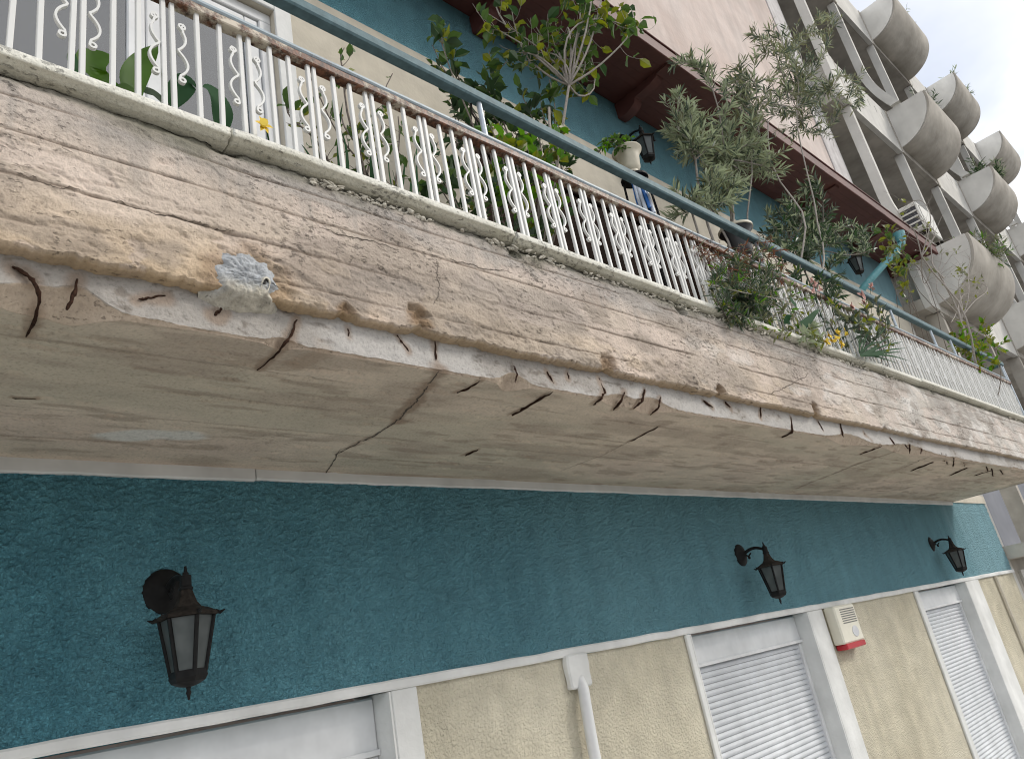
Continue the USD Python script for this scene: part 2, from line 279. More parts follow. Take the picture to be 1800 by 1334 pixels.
# ------------------------------------------------------------------ the house
YW, XE = 3.0, 12.5                       # facade plane and the house's right-hand corner
zS = CZ + 1.014                          # underside of the balcony
zB0, zB1 = CZ + 0.030, CZ + 0.074        # white band between cream and teal
zC, zEv, zTop = CZ + 4.20, CZ + 4.94, CZ + 12.0
house = thing('house', 'teal and cream rendered house carrying the crumbling concrete balcony', 'house')
def wall(name, look, x0, x1, z0, z1, holes=(), y0=YW, y1=YW + 0.28, label=None):
    p = sbox(x0, z0, x1, z1)
    for h in holes: p = p.difference(sbox(*h))
    polys = getattr(p, 'geoms', [p])
    return obj(name, cat([panel(q, y0, y1) for q in polys]), look, house, label=label)
W1, W2, W3 = (-1.0, 2.06), (4.42, 6.13), (8.68, 10.30)
sill = 0.08
wall('lower_wall', 'cream_stucco', -5, XE, 0.0, zB0, [(a, sill, b, zB0 + 1) for a, b in (W1, W2, W3)], label='cream rendered wall below the white band')
wall('band_wall', 'teal_stucco', -5, XE, zB0, zS + 0.10, label='rough teal rendered wall under the balcony')
zD0, zD1 = CZ + 1.52, CZ + 3.90
DX = (-0.72, 1.80)
DB = (3.32, 6.10)
XT = 1.9 * np.sinh(np.linspace(np.arcsinh(-1.2 / 1.9), np.arcsinh((XE - 0.004) / 1.9), 1900)); ZTt = np.linspace(zB1 - 0.01, zS + 0.002, 260)
Xt, Zt = np.meshgrid(XT, ZTt, indexing='ij')
ht = 0.0072 * sstep(-0.12, 0.10, fbm(Xt * 44 + 2.5 * fbm(Xt * 9, Zt * 9, o=2, seed=203), Zt * 82, o=3, seed=201)) + 0.006 * fbm(Xt * 5, Zt * 5, o=3, seed=202)
obj('stucco_face', (np.stack([Xt, YW - 0.006 - ht, Zt], -1).reshape(-1, 3), grid_faces(len(XT), len(ZTt))), 'teal_stucco', house, smooth=True, label='rough trowelled teal render')
wall('upper_wall', 'cream_smooth', -5, XE, zS + 0.10, zC, [(DX[0], zD0, DX[1], zD1), (DB[0], zD0, DB[1], CZ + 3.62)], label='cream wall behind the balcony')
wall('upper_band_wall', 'teal_stucco', -5, XE, zC, zEv + 0.14, label='teal wall under the eave')
wall('top_storey_wall', 'pink_plaster', -5, XE, zEv + 0.14, zTop, label='weathered pinkish plaster wall above the eave')
obj('corner_strip', bx(XE - 0.62, XE + 0.012, YW - 0.018, YW - 0.002, zEv + 0.16, zTop - 0.01), 'pale_plaster', house, label='paler plaster strip at the corner')
obj('end_wall', bx(XE - 0.28, XE, YW + 0.283, 11.0, 0.0, zTop), 'pink_plaster', house)
obj('roof_slab', bx(-5.2, XE + 0.2, YW - 0.25, 11.2, zTop + 0.003, zTop + 0.25, 0.02), 'bay_concrete', house)
obj('back_wall', bx(-5, XE - 0.283, 10.72, 11.0, 0.0, zTop - 0.003), 'pink_plaster', house)

def wobble(m, amp, freq, seed=0):
    v = m.vertices.copy()
    d = np.stack([meshkit.fbm(v * freq, 3, seed + k) - 0.5 for k in range(3)], 1) * 2 * amp
    m.vertices = v + d; return m
def slab_strip(x0, x1, y0, y1, z0, z1, step=0.04, bevel=0.006, amp=0.004, freq=6.0, seed=0):
    """A long moulded strip whose edges wander slightly."""
    prof = np.array([(y0 + bevel, z0), (y1, z0), (y1, z1), (y0 + bevel, z1), (y0, z1 - bevel), (y0, z0 + bevel)])
    xs = np.linspace(x0, x1, max(2, int((x1 - x0) / step)))
    v = np.array([[(x, y, z) for y, z in prof] for x in xs]); n = len(prof); f = []
    for i in range(len(xs) - 1):
        for j in range(n):
            k = (j + 1) % n; f += [(i * n + j, (i + 1) * n + k, i * n + k), (i * n + j, (i + 1) * n + j, (i + 1) * n + k)]
    for j in range(1, n - 1): f += [(0, j, j + 1), ((len(xs) - 1) * n, (len(xs) - 1) * n + j + 1, (len(xs) - 1) * n + j)]
    m = trimesh.Trimesh(v.reshape(-1, 3), np.array(f), process=False)
    return wobble(m, amp, freq, seed)
obj('white_band', slab_strip(-5, XE + 0.02, YW - 0.028, YW + 0.02, zB0, zB1, 0.05, 0.008, 0.005, 5.0, 3), 'white_trim', house, smooth=35)
obj('soffit_trim', slab_strip(-3, 0.50 + 0.99, YW - 0.030, YW + 0.02, zS - 0.050, zS + 0.02, 0.03, 0.006, 0.006, 9.0, 7), 'white_trim', house, smooth=35)
obj('soffit_trim', slab_strip(1.497, 11.0, YW - 0.026, YW + 0.02, zS - 0.046, zS + 0.02, 0.03, 0.006, 0.005, 9.0, 8), 'white_trim', house, smooth=35)
# plain plaster at the balcony's end, where the band is stained
obj('corner_plaster', wobble(bx(11.05, XE + 0.015, YW - 0.022, YW + 0.02, zS - 0.01, zS + 0.099).subdivide().subdivide().subdivide(), 0.012, 6, 4), 'cream_smooth', house)

# ---- lower windows with roller shutters
def shutter_window(a, b, left, right, closed, box_h, label):
    fr = cat([bx(a - left, a - 0.001, YW - 0.022, YW - 0.001, sill, zB0 - 0.002, 0.004), bx(b + 0.001, b + right, YW - 0.022, YW - 0.001, sill, zB0 - 0.002, 0.004),
              bx(a + 0.002, b - 0.002, YW - 0.04, YW + 0.2, sill - 0.06, sill - 0.003, 0.006),
              bx(a + 0.002, a + 0.012, YW - 0.020, YW + 0.26, sill + 0.002, zB0 - 0.003), bx(b - 0.012, b - 0.002, YW - 0.020, YW + 0.26, sill + 0.002, zB0 - 0.003)])
    w = obj('window', fr, 'white_trim', house, label=label)
    zb = zB0 - box_h
    obj('shutter_box', cat([bx(a + 0.014, b - 0.014, YW + 0.10, YW + 0.26, zb, zB0 - 0.012, 0.008), bx(a + 0.014, b - 0.014, YW + 0.085, YW + 0.0985, zb - 0.012, zb + 0.012, 0.003)]), 'pvc_white', w)
    obj('guide_rail', bx(a + 0.014, a + 0.05, YW + 0.105, YW + 0.16, sill + 0.004, zb - 0.014, 0.004), 'pvc_white', w)
    obj('guide_rail', bx(b - 0.05, b - 0.014, YW + 0.105, YW + 0.16, sill + 0.004, zb - 0.014, 0.004), 'pvc_white', w)
    if closed:
        pitch = 0.038; n = int((zb - 0.014 - sill) / pitch); x0, x1 = a + 0.051, b - 0.051
        for i in range(n):
            z1 = zb - 0.016 - i * pitch; z0 = z1 - pitch + 0.003; yy = YW + 0.128
            t = np.linspace(0, 1, 6); py = yy - 0.010 * np.sin(np.pi * t); pz = z0 + (z1 - z0) * t
            pts = [(y, z) for y, z in zip(py, pz)] + [(yy + 0.006, z1), (yy + 0.006, z0)]
            obj('slat', side(Polygon(pts), x0, x1), 'slat_grey', w)
        obj('shutter_backing', bx(x0, x1, YW + 0.150, YW + 0.156, sill + 0.01, zb - 0.014), 'alarm_dark', w)
    else:
        obj('sash', cat([bx(a + 0.052, b - 0.052, YW + 0.17, YW + 0.22, zb - 0.075, zb - 0.015, 0.006), bx(b - 0.12, b - 0.052, YW + 0.17, YW + 0.22, sill + 0.01, zb - 0.077, 0.006), bx(a + 0.052, a + 0.12, YW + 0.17, YW + 0.22, sill + 0.01, zb - 0.077, 0.006)]), 'pvc_white', w)
        obj('pane', bx(a + 0.122, b - 0.122, YW + 0.192, YW + 0.198, sill + 0.01, zb - 0.078), 'pane_glass', w)
        obj('blind', bx(a + 0.06, b - 0.06, YW + 0.30, YW + 0.31, sill, zb), 'room_dark', w)
shutter_window(*W1, 0.14, 0.14, False, 0.235, 'white framed window with its roller shutter up')
shutter_window(*W2, 0.05, 0.26, True, 0.205, 'window closed by a pale grey roller shutter')
shutter_window(*W3, 0.10, 0.50, True, 0.200, 'far window closed by a pale grey roller shutter')
obj('wall_conduit', tube([(11.55, YW - 0.02, zB0 - 0.004), (11.57, YW - 0.02, 1.0), (11.57, YW - 0.02, 0.0)], 0.028, 8), 'cream_smooth', house)

# ---- balcony door, white double leaf
fr = []
for x in (DX[0], DX[1] - 0.075): fr.append(bx(x, x + 0.075, YW + 0.04, YW + 0.11, zD0, zD1 - 0.076, 0.005))
fr.append(bx(DX[0], DX[1], YW + 0.04, YW + 0.11, zD1 - 0.075, zD1 - 0.001, 0.005))
door = obj('balcony_door', cat(fr), 'pvc_white', house, label='white double-leaf glazed balcony door')
leafs = [(DX[0] + 0.078, -0.02), (-0.015, 0.405), (0.41, 1.10), (1.105, DX[1] - 0.078)]
leafs = [(DX[0] + 0.078, 0.335), (0.34, 1.085), (1.09, DX[1] - 0.078)]
for a, b in leafs:
    z0, z1, wd = zD0 + 0.01, zD1 - 0.08, 0.085
    l = obj('door_leaf', cat([bx(a, a + wd, YW + 0.055, YW + 0.10, z0, z1, 0.006), bx(b - wd, b, YW + 0.055, YW + 0.10, z0, z1, 0.006), bx(a + wd + .001, b - wd - .001, YW + 0.055, YW + 0.10, z0, z0 + 0.11, 0.006), bx(a + wd + .001, b - wd - .001, YW + 0.055, YW + 0.10, z1 - wd, z1, 0.006)]), 'pvc_white', door)
    obj('pane', bx(a + wd + .002, b - wd - .002, YW + 0.074, YW + 0.080, z0 + 0.112, z1 - wd - 0.002), 'pane_glass', door)
xs = np.linspace(DX[0], DX[1], 260); yy = YW + 0.20 + 0.018 * np.sin(xs * 52) + 0.01 * np.sin(xs * 23 + 1)
v = np.stack([np.repeat(xs, 2), np.repeat(yy, 2), np.tile([zD0, zD1 - 0.14], len(xs))], 1)
obj('curtain', (v, grid_faces(len(xs), 2)), 'curtain', door, smooth=True)
obj('room_back', bx(DX[0] - 0.05, DX[1] + 0.05, YW + 0.30, YW + 0.31, zD0 - 0.05, zD1 + 0.05), 'room_dark', door)
obj('door_surround', cat([bx(DX[1] + 0.002, DX[1] + 0.11, YW - 0.015, YW + 0.03, zD0, zD1 + 0.08, 0.004), bx(DX[0], DX[1], YW - 0.015, YW + 0.03, zD1 + 0.002, zD1 + 0.08, 0.004)]), 'white_trim', house)
# second, dark wooden door behind the plants
bd = obj('wooden_door', cat([bx(DB[0], DB[0] + 0.08, YW + 0.02, YW + 0.10, zD0, CZ + 3.62, 0.006), bx(DB[1] - 0.08, DB[1], YW + 0.02, YW + 0.10, zD0, CZ + 3.62, 0.006), bx(DB[0] + .082, DB[1] - .082, YW + 0.02, YW + 0.10, CZ + 3.54, CZ + 3.62, 0.006)]), 'door_brown', house, label='dark brown wooden shuttered door behind the plants')
nl = 5; wl = (DB[1] - DB[0] - 0.17) / nl
for i in range(nl):
    a = DB[0] + 0.085 + i * wl
    obj('door_board', bx(a + 0.003, a + wl - 0.003, YW + 0.045, YW + 0.085, zD0 + 0.01, CZ + 3.535, 0.008), 'door_brown', bd)

# ---- eave: maroon timber soffit, fascia board and corbel brackets
yE = 2.30
eave = obj('eave', bx(-5, XE + 0.35, yE + 0.045, YW - 0.002, zEv, zEv + 0.05), 'maroon_paint', house, label='dark maroon timber eave with shaped brackets')
obj('fascia_board', slab_strip(-5, XE + 0.36, yE, yE + 0.04, zEv - 0.05, zEv + 0.085, 0.08, 0.006, 0.004, 2.0, 5), 'maroon_paint', eave, smooth=35)
obj('drip_board', slab_strip(-5, XE + 0.36, yE - 0.014, yE + 0.10, zEv + 0.088, zEv + 0.108, 0.08, 0.005, 0.004, 2.0, 6), 'maroon_paint', eave, smooth=35)
obj('eave_top', bx(-5, XE + 0.3, yE + 0.11, YW - 0.002, zEv + 0.053, zEv + 0.13), 'bay_concrete', eave)
nb = 16
for i in range(nb):
    y0 = YW - 0.004 - (i + 1) * (YW - yE - 0.07) / nb * 1.0
    if i % 2 == 0:
        pass
for k in range(8):
    y0 = yE + 0.05 + k * 0.078
    obj('soffit_board', bx(-4.99, XE + 0.33, y0, y0 + 0.0772, zEv - 0.016, zEv - 0.002, 0.0012), 'maroon_paint', eave)
t = np.linspace(0, 1, 12)
for xk in (-0.15, 1.72, 3.57, 5.45, 7.30, 9.15, 11.0, 12.5):
    zt = zEv - 0.018
    prof = [(YW - 0.003, zt), (YW - 0.003, zt - 0.17), (YW - 0.05, zt - 0.18)] + [(YW - 0.05 - 0.18 * np.sin(s * np.pi / 2), zt - 0.18 + 0.09 * (1 - np.cos(s * np.pi / 2))) for s in t] + [(YW - 0.26, zt - 0.085)] + [(YW - 0.26 - 0.25 * np.sin(s * np.pi / 2), zt - 0.085 + 0.06 * (1 - np.cos(s * np.pi / 2))) for s in t] + [(yE + 0.08, zt - 0.02), (yE + 0.06, zt)]
    obj('bracket', side(Polygon(prof).buffer(0), xk, xk + 0.11), 'maroon_paint', eave)

# ------------------------------------------------------------------ balcony: eroded concrete
YF, YL, X0, X1 = 1.783, 1.832, -2.2, 11.05
zF0, zF1 = CZ + 1.128, CZ + 1.640
balcony = thing('balcony', 'crumbling board-marked concrete balcony slab with rusted bars showing', 'balcony')
_s = np.linspace(np.arcsinh(X0 / 1.8), np.arcsinh(X1 / 1.8), 1750); XS = 1.8 * np.sinh(_s)
def px_fascia(x, y): p = at_y(x, y, YF); return p[0], p[2]
BITES = [(*px_fascia(612, 552), 0.030, 0.022, 0.035), (*px_fascia(738, 556), 0.050, 0.026, 0.045), (*px_fascia(1072, 640), 0.055, 0.024, 0.050), (*px_fascia(1268, 688), 0.035, 0.03, 0.03), (*px_fascia(1436, 722), 0.04, 0.035, 0.05),
         (*px_fascia(905, 442), 0.045, 0.035, 0.028), (*px_fascia(1197, 545), 0.05, 0.035, 0.028), (*px_fascia(400, 262), 0.05, 0.02, 0.018), (*px_fascia(440, 500), 0.13, 0.012, 0.11), (*px_fascia(1640, 690), 0.05, 0.02, 0.03), (*px_fascia(1560, 760), 0.03, 0.02, 0.03)]
LINES = [CZ + 1.458, CZ + 1.328, CZ + 1.200, CZ + 1.565]
def fascia_disp(x, z):
    """Outward (towards the street) offset of the fascia's face, metres."""
    d = 0.007 * fbm(x * 1.3, z * 2.0, o=3, seed=1) + 0.0028 * fbm(x * 6, z * 9, o=3, seed=2)
    grain = fbm(x * 7, z * 150, o=3, seed=3)
    low = sstep(CZ + 1.42, CZ + 1.24, z); mid = np.exp(-((x - 1.5) / 1.1) ** 2)
    d = d + grain * 0.0011 + 0.0022 * fbm(x * 30, z * 42, o=3, seed=16)
    jag = 0.005 * fbm(x * 9, 3.3, o=3, seed=9) + 0.006 * fbm(x * 1.1, 8.1, o=2, seed=10)
    bn = sum((z < l + jag * (0.5 + i % 2)).astype(float) * s for i, (l, s) in enumerate(zip(LINES, (0.0012, -0.0025, 0.0020, 0.0015))))
    d = d + bn
    for i, l in enumerate(LINES):
        act = sstep(-0.22, -0.02, fbm(x * 1.7, l * 9, o=2, seed=20 + i))
        d = d - 0.0055 * act * np.exp(-((z - l - jag * (0.5 + i % 2)) / 0.0035) ** 2)
    rough = sstep(-0.04, 0.10, fbm(x * 2.1, z * 3.5, o=3, seed=5)) * low + 0.9 * np.exp(-((x - 2.25) / 0.75) ** 2) * low
    d = d + np.clip(rough, 0, 1.3) * (0.020 * fbm(x * 14, z * 22, o=4, seed=6))
    flake = sstep(0.050, 0.060, fbm(x * 4.2 + 0.3 * z, z * 10, o=5, seed=7)) * sstep(CZ + 1.62, CZ + 1.5, z)
    d = d - 0.0030 * flake - 0.0030 * sstep(0.12, 0.13, fbm(x * 5.0, z * 20, o=5, seed=17))
    pits = sstep(0.24, 0.34, fbm(x * 22, z * 95, o=2, seed=8)); d = d - 0.0035 * pits
    for bx_, bz_, w, dep, h in BITES:
        e = ((x - bx_) / w) ** 2 + ((z - bz_) / h) ** 2
        e = e + 2.2 * fbm(x * 26, z * 34, o=4, seed=11)
        d = d - dep * (1 - sstep(0.1, 1.35, e)) * (0.7 + 1.2 * np.abs(fbm(x * 45, z * 60, o=3, seed=14)))
    ragged = sstep(CZ + 1.235, CZ + 1.145, z) * (0.35 + 0.65 * np.exp(-((x - 2.4) / 1.3) ** 2)); d = d - 0.022 * ragged * np.abs(fbm(x * 24, z * 34, o=4, seed=15))
    top = sstep(zF1 - 0.045, zF1 - 0.002, z + 0.035 * fbm(x * 5, 1.7, o=4, seed=12))
    d = d - 0.022 * top * (0.6 + 1.6 * np.abs(fbm(x * 11, z * 30, o=3, seed=13)))
    return d
nf, nu = 118, 12
zz = np.concatenate([[zF1], np.linspace(zF1 - 0.001, zF0 + 0.008, nf), zF0 + 0.008 * (1 - np.sin(np.linspace(0.25, 1, 4) * np.pi / 2)), np.full(nu, zF0)])
yy0 = np.concatenate([[YF + 0.09], np.full(nf, YF), YF + 0.008 * (1 - np.cos(np.linspace(0.25, 1, 4) * np.pi / 2)), np.linspace(YF + 0.012, YF + 0.10, nu)])
wy = np.concatenate([[0], np.ones(nf), np.linspace(0.9, 0.35, 4), np.linspace(0.25, 0.0, nu)])
Xg, Zg = np.meshgrid(XS, zz, indexing='ij')
Zs = np.minimum(np.maximum(Zg, zF0 + 0.002), zF1)
D = fascia_disp(Xg, Zs)
edge = 0.010 * fbm(XS * 1.6, 0.0, o=4, seed=31) + 0.010 * fbm(XS * 11, 5.0, o=4, seed=32) + 0.010 * fbm(XS * 40, 2.0, o=2, seed=33)          # the lower edge wanders
for bx_, bz_, w, dep, h in BITES[:5] + BITES[10:]:
    edge = edge + 0.32 * h * np.exp(-((XS - bx_) / (w * 0.7)) ** 2) * (0.5 + 1.2 * meshkit.noise(np.stack([XS * 40, XS * 0, XS * 0], -1), 3))
lowf = np.concatenate([[0], sstep(zF0 + 0.10, zF0 + 0.01, zz[1:])])
Zo = Zg + edge[:, None] * lowf[None]
Yo = yy0[None] - D * wy[None]
V = np.stack([Xg, Yo, Zo], -1).reshape(-1, 3)
# colour of the concrete itself
base = np.array([0.505, 0.428, 0.358])
C = np.broadcast_to(base, Xg.shape + (3,)).copy()
n1 = fbm(Xg * 0.9, Zs * 2.2, o=4, seed=41); n2 = fbm(Xg * 3.5, Zs * 7.0, o=4, seed=42); n3 = fbm(Xg * 2.0, Zs * 40, o=3, seed=43)
warm = sstep(CZ + 1.42, CZ + 1.14, Zs + 0.12 * n1) * (0.35 + 0.65 * np.exp(-((Xg - 1.0) / 1.0) ** 2))
C = mixc(C, (0.57, 0.435, 0.29), np.clip(warm, 0, 1) * 0.85)
greyt = sstep(CZ + 1.46, CZ + 1.57, Zs + 0.16 * n1 + 0.05 * n2)
C = mixc(C, (0.36, 0.335, 0.312), greyt * 0.85)
far = sstep(3.8, 6.5, Xg + 1.6 * n1); C = mixc(C, (0.50, 0.475, 0.44), far * 0.8)
C = mixc(C, (0.36, 0.40, 0.38), far * sstep(0.08, 0.2, n2) * 0.5)
fl_ = sstep(0.050, 0.060, fbm(Xg * 4.2 + 0.3 * Zs, Zs * 10, o=5, seed=7)) * sstep(CZ + 1.62, CZ + 1.5, Zs); C = mixc(C, (0.57, 0.475, 0.415), fl_ * 0.45)
C = mixc(C, (0.66, 0.63, 0.59), sstep(0.06, 0.14, fbm(Xg * 3.6, Zs * 8, o=4, seed=44)) * sstep(2.0, 5.0, Xg) * 0.6)
C = mixc(C, (0.60, 0.505, 0.43), sstep(0.05, 0.2, n2) * 0.45)
C = mixc(C, (0.27, 0.228, 0.19), sstep(0.04, 0.20, -n2) * 0.6)
C = mixc(C, (0.25, 0.225, 0.20), sstep(0.03, 0.16, fbm(Xg * 1.5, Zs * 3.0, o=5, seed=48)) * 0.45)
C = C * (1 + 0.03 * n3 + 0.34 * fbm(Xg * 9, Zs * 12, o=5, seed=45) + 0.16 * fbm(Xg * 34, Zs * 40, o=3, seed=46))[..., None]
drip = fbm(Xg * 16, Zs * 0.7, o=4, seed=47) * sstep(CZ + 1.25, CZ + 1.60, Zs); C = mixc(C, (0.33, 0.30, 0.27), sstep(0.04, 0.2, drip) * 0.5)
for i, l in enumerate(LINES):
    act = sstep(-0.2, 0.0, fbm(Xg * 1.7, np.full_like(Xg, l * 9), o=2, seed=20 + i))
    C = mixc(C, (0.20, 0.155, 0.12), act * np.exp(-((Zs - l - (0.005 * fbm(Xg * 9, 3.3, o=3, seed=9) + 0.006 * fbm(Xg * 1.1, 8.1, o=2, seed=10)) * (0.5 + i % 2)) / 0.0035) ** 2) * 0.85)
for q, (bx_, bz_, w, dep, h) in enumerate(BITES):
    e = ((Xg - bx_) / (w * 1.2)) ** 2 + ((Zs - bz_) / (h * 1.2)) ** 2 + 1.5 * fbm(Xg * 15, Zs * 20, o=3, seed=51)
    C = mixc(C, (0.20, 0.125, 0.065) if q < 5 or q == 8 else (0.27, 0.25, 0.22), (1 - sstep(0.2, 1.4, e)) * (0.75 if q != 8 else 0.6))
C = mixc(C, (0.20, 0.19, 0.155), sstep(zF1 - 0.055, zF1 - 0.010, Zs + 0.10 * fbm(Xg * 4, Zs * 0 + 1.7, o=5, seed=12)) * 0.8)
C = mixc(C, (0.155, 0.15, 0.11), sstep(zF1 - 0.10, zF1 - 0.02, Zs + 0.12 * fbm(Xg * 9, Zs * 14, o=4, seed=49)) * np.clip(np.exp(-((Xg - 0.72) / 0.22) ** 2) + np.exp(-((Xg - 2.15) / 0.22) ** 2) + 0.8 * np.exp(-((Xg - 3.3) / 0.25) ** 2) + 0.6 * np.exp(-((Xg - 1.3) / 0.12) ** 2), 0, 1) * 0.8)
C[:, -nu:] = mixc(C[:, -nu:], (0.40, 0.29, 0.17), np.full(C[:, -nu:].shape[:2], 0.6))
nF = 1 + nf; P3 = V.reshape(len(XS), len(zz), 3)
spall = 0.016 * np.abs(fbm(XS * 26, 4.0, o=4, seed=34)) * (0.5 + np.exp(-((XS - 2.4) / 1.4) ** 2)) + 0.010 * np.abs(fbm(XS * 70, 9.0, o=2, seed=35))
P3[:, nF - 1, 2] += spall; P3[:, nF - 2, 2] += 0.6 * spall; P3[:, nF - 3, 2] += 0.3 * spall
P3[:, nF:nF + 4] = P3[:, nF - 1:nF]; Cc_ = np.clip(C, 0.02, 0.8)
for q in range(nu): P3[:, nF + 4 + q, 2] += spall * (1 - q / (nu - 1)); P3[:, nF + 4 + q, 1] += 0.0
obj('fascia', (P3[:, :nF].reshape(-1, 3), grid_faces(len(XS), nF)), 'old_concrete', balcony, smooth=True, tint=Cc_[:, :nF].reshape(-1, 3), label='board-marked concrete edge beam, spalled along its lower edge')
led = np.concatenate([P3[:, nF - 1:nF], P3[:, nF + 4:]], 1); ledc = np.concatenate([Cc_[:, nF - 1:nF], Cc_[:, nF + 4:]], 1)
obj('ledge', (led.reshape(-1, 3), grid_faces(len(XS), led.shape[1])), 'old_concrete', balcony, smooth=True, tint=ledc.reshape(-1, 3))
obj('fascia_end', bx(X1 - 0.002, X1 + 0.01, YF + 0.01, YF + 0.10, zF0 + 0.01, zF1 - 0.01), 'bay_concrete', balcony)

# lower lip and soffit as one worn surface
def px_lip(x, y): return at_y(x, y, YL)[0]
CHIPS = [(px_lip(70, 540), 0.11, 0.05), (px_lip(150, 540), 0.05, 0.035), (px_lip(905, 660), 0.07, 0.05), (px_lip(1090, 700), 0.10, 0.035), (px_lip(1150, 715), 0.12, 0.05), (px_lip(1500, 780), 0.25, 0.05), (px_lip(1600, 790), 0.4, 0.05), (px_lip(500, 600), 0.05, 0.02)]
chip = 0.004 + 0.018 * np.clip(fbm(XS * 1.8, 2.0, o=4, seed=61), 0, 1) + 0.012 * np.abs(fbm(XS * 14, 7.0, o=4, seed=62)) + 0.006 * np.abs(fbm(XS * 60, 2.0, o=2, seed=64))
for cx, w, a in CHIPS: chip = chip + a * np.exp(-((XS - cx) / w) ** 2)
chip = np.clip(chip + 0.02 * sstep(5, 8, XS) * np.abs(fbm(XS * 5, 3.1, o=3, seed=63)) * 2, 0.006, 0.11)
nl_, nc_, ns_ = 34, 8, 150
u = np.concatenate([np.linspace(0, 1, nl_), 1 + np.linspace(0.12, 1, nc_), 2 + np.linspace(0.006, 1, ns_)])
zl1 = CZ + 1.190
Y2 = np.zeros((len(XS), len(u))); Z2 = np.zeros_like(Y2)
c1 = chip[:, None]
L = u <= 1; Cc = (u > 1) & (u <= 2); S = u > 2
Y2[:, L] = YL; Z2[:, L] = zl1 + (zS + c1 - zl1) * u[L][None]
tt = (u[Cc] - 1)[None]; Y2[:, Cc] = YL + 1.25 * c1 * tt; Z2[:, Cc] = zS + c1 * (1 - tt) + 0.10 * c1 * np.sin(np.pi * tt)
ts = (u[S] - 2)[None]; Y2[:, S] = YL + 1.25 * c1 + (YW + 0.01 - YL - 1.25 * c1) * ts; Z2[:, S] = zS
Xg2 = np.broadcast_to(XS[:, None], Y2.shape)
SL = [2.03, 2.27, 2.50, 2.76]
def soffit_disp(x, y):
    d = 0.010 * fbm(x * 1.1, y * 2.0, o=3, seed=71) + 0.0010 * fbm(x * 6, y * 130, o=3, seed=72) + 0.0012 * fbm(x * 26, y * 34, o=3, seed=78)
    for i, l in enumerate(SL):
        jag = 0.010 * fbm(x * 1.5, l * 7, o=3, seed=73 + i)
        d = d + (0.0022 if i % 2 else -0.0018) * (y < l + jag) + 0.004 * np.exp(-((y - l - jag) / 0.004) ** 2) * sstep(-0.1, 0.06, fbm(x * 1.9, l * 5, o=3, seed=80 + i))
    d = d + 0.006 * sstep(0.22, 0.30, fbm(x * 9, y * 40, o=2, seed=79))
    return d
dS = soffit_disp(Xg2[:, S], Y2[:, S]); Z2[:, S] += dS * np.clip(ts * 20, 0, 1)
dL = 0.010 * fbm(Xg2[:, L] * 3, Z2[:, L] * 6, o=4, seed=90) + 0.006 * fbm(Xg2[:, L] * 22, Z2[:, L] * 30, o=3, seed=91)
for cx, w, a in CHIPS: dL = dL - 0.2 * a * np.exp(-((Xg2[:, L] - cx) / (w * 0.6)) ** 2) * sstep(zl1 - 0.03, zS, Z2[:, L])
Y2[:, L] -= dL
Y2[:, Cc] += 0.016 * fbm(Xg2[:, Cc] * 30, Z2[:, Cc] * 40, o=4, seed=92) * np.sin(np.pi * np.clip(tt, 0, 1)); Z2[:, Cc] += 0.012 * np.abs(fbm(Xg2[:, Cc] * 45, Y2[:, Cc] * 60, o=3, seed=93)) * np.sin(np.pi * np.clip(tt, 0, 1))
C2 = np.broadcast_to(np.array([0.585, 0.495, 0.40]), Y2.shape + (3,)).copy()
m1 = fbm(Xg2 * 0.8, Y2 * 2.6, o=4, seed=95); m2 = fbm(Xg2 * 2.4, Y2 * 9, o=4, seed=96); m3 = fbm(Xg2 * 1.2, Y2 * 38, o=3, seed=97)
C2 = mixc(C2, (0.50, 0.44, 0.35), sstep(-0.02, 0.16, m1)); C2 = mixc(C2, (0.57, 0.46, 0.38), sstep(0.0, 0.2, -m1) * 0.7)
C2 = mixc(C2, (0.40, 0.33, 0.265), sstep(0.02, 0.18, m2) * 0.65); C2 = C2 * (1 + 0.12 * m3 + 0.28 * fbm(Xg2 * 8, Y2 * 12, o=5, seed=104))[..., None]
e = ((Xg2 - 0.98) / 0.20) ** 2 + ((Y2 - 2.66 + 0.25 * (Xg2 - 0.98)) / 0.07) ** 2 + 1.5 * fbm(Xg2 * 7, Y2 * 9, o=3, seed=98)
C2 = mixc(C2, (0.66, 0.66, 0.63), (1 - sstep(0.5, 1.1, e)) * 0.7)
for i, l in enumerate(SL):
    jag = 0.010 * fbm(Xg2 * 1.5, np.full_like(Xg2, l * 7), o=3, seed=73 + i)
    C2 = mixc(C2, (0.17, 0.135, 0.105), 0.6 * np.exp(-((Y2 - l - jag) / 0.005) ** 2) * sstep(-0.1, 0.06, fbm(Xg2 * 1.9, np.full_like(Xg2, l * 5), o=3, seed=80 + i)))
C2 = mixc(C2, (0.44, 0.425, 0.405), np.where(L, 0.95, 0.0)[None] * np.ones_like(Xg2))
C2[:, Cc] = mixc(C2[:, Cc], (0.42, 0.33, 0.25), np.full(C2[:, Cc].shape[:2], 0.55))
gl = fbm(Xg2 * 3, Z2 * 5, o=4, seed=99)
C2[:, L] = mixc(C2[:, L], (0.33, 0.305, 0.275), sstep(-0.06, 0.16, gl[:, L]) * 0.8)
sc_ = fbm(Xg2 * 24, Z2 * 60, o=4, seed=101); C2[:, L] = mixc(C2[:, L], (0.20, 0.175, 0.15), sstep(0.13, 0.24, sc_[:, L]) * sstep(-0.05, 0.1, gl[:, L]) * 0.8)
C2 = mixc(C2, (0.30, 0.24, 0.185), sstep(0.10, 0.24, fbm(Xg2 * 5, Y2 * 24, o=4, seed=102)) * np.where(S, 0.55, 0.0)[None])
C2[:, L] = mixc(C2[:, L], (0.33, 0.235, 0.16), sstep(zl1 - 0.05, zl1, Z2[:, L] + 0.03 * gl[:, L]) * 0.7)
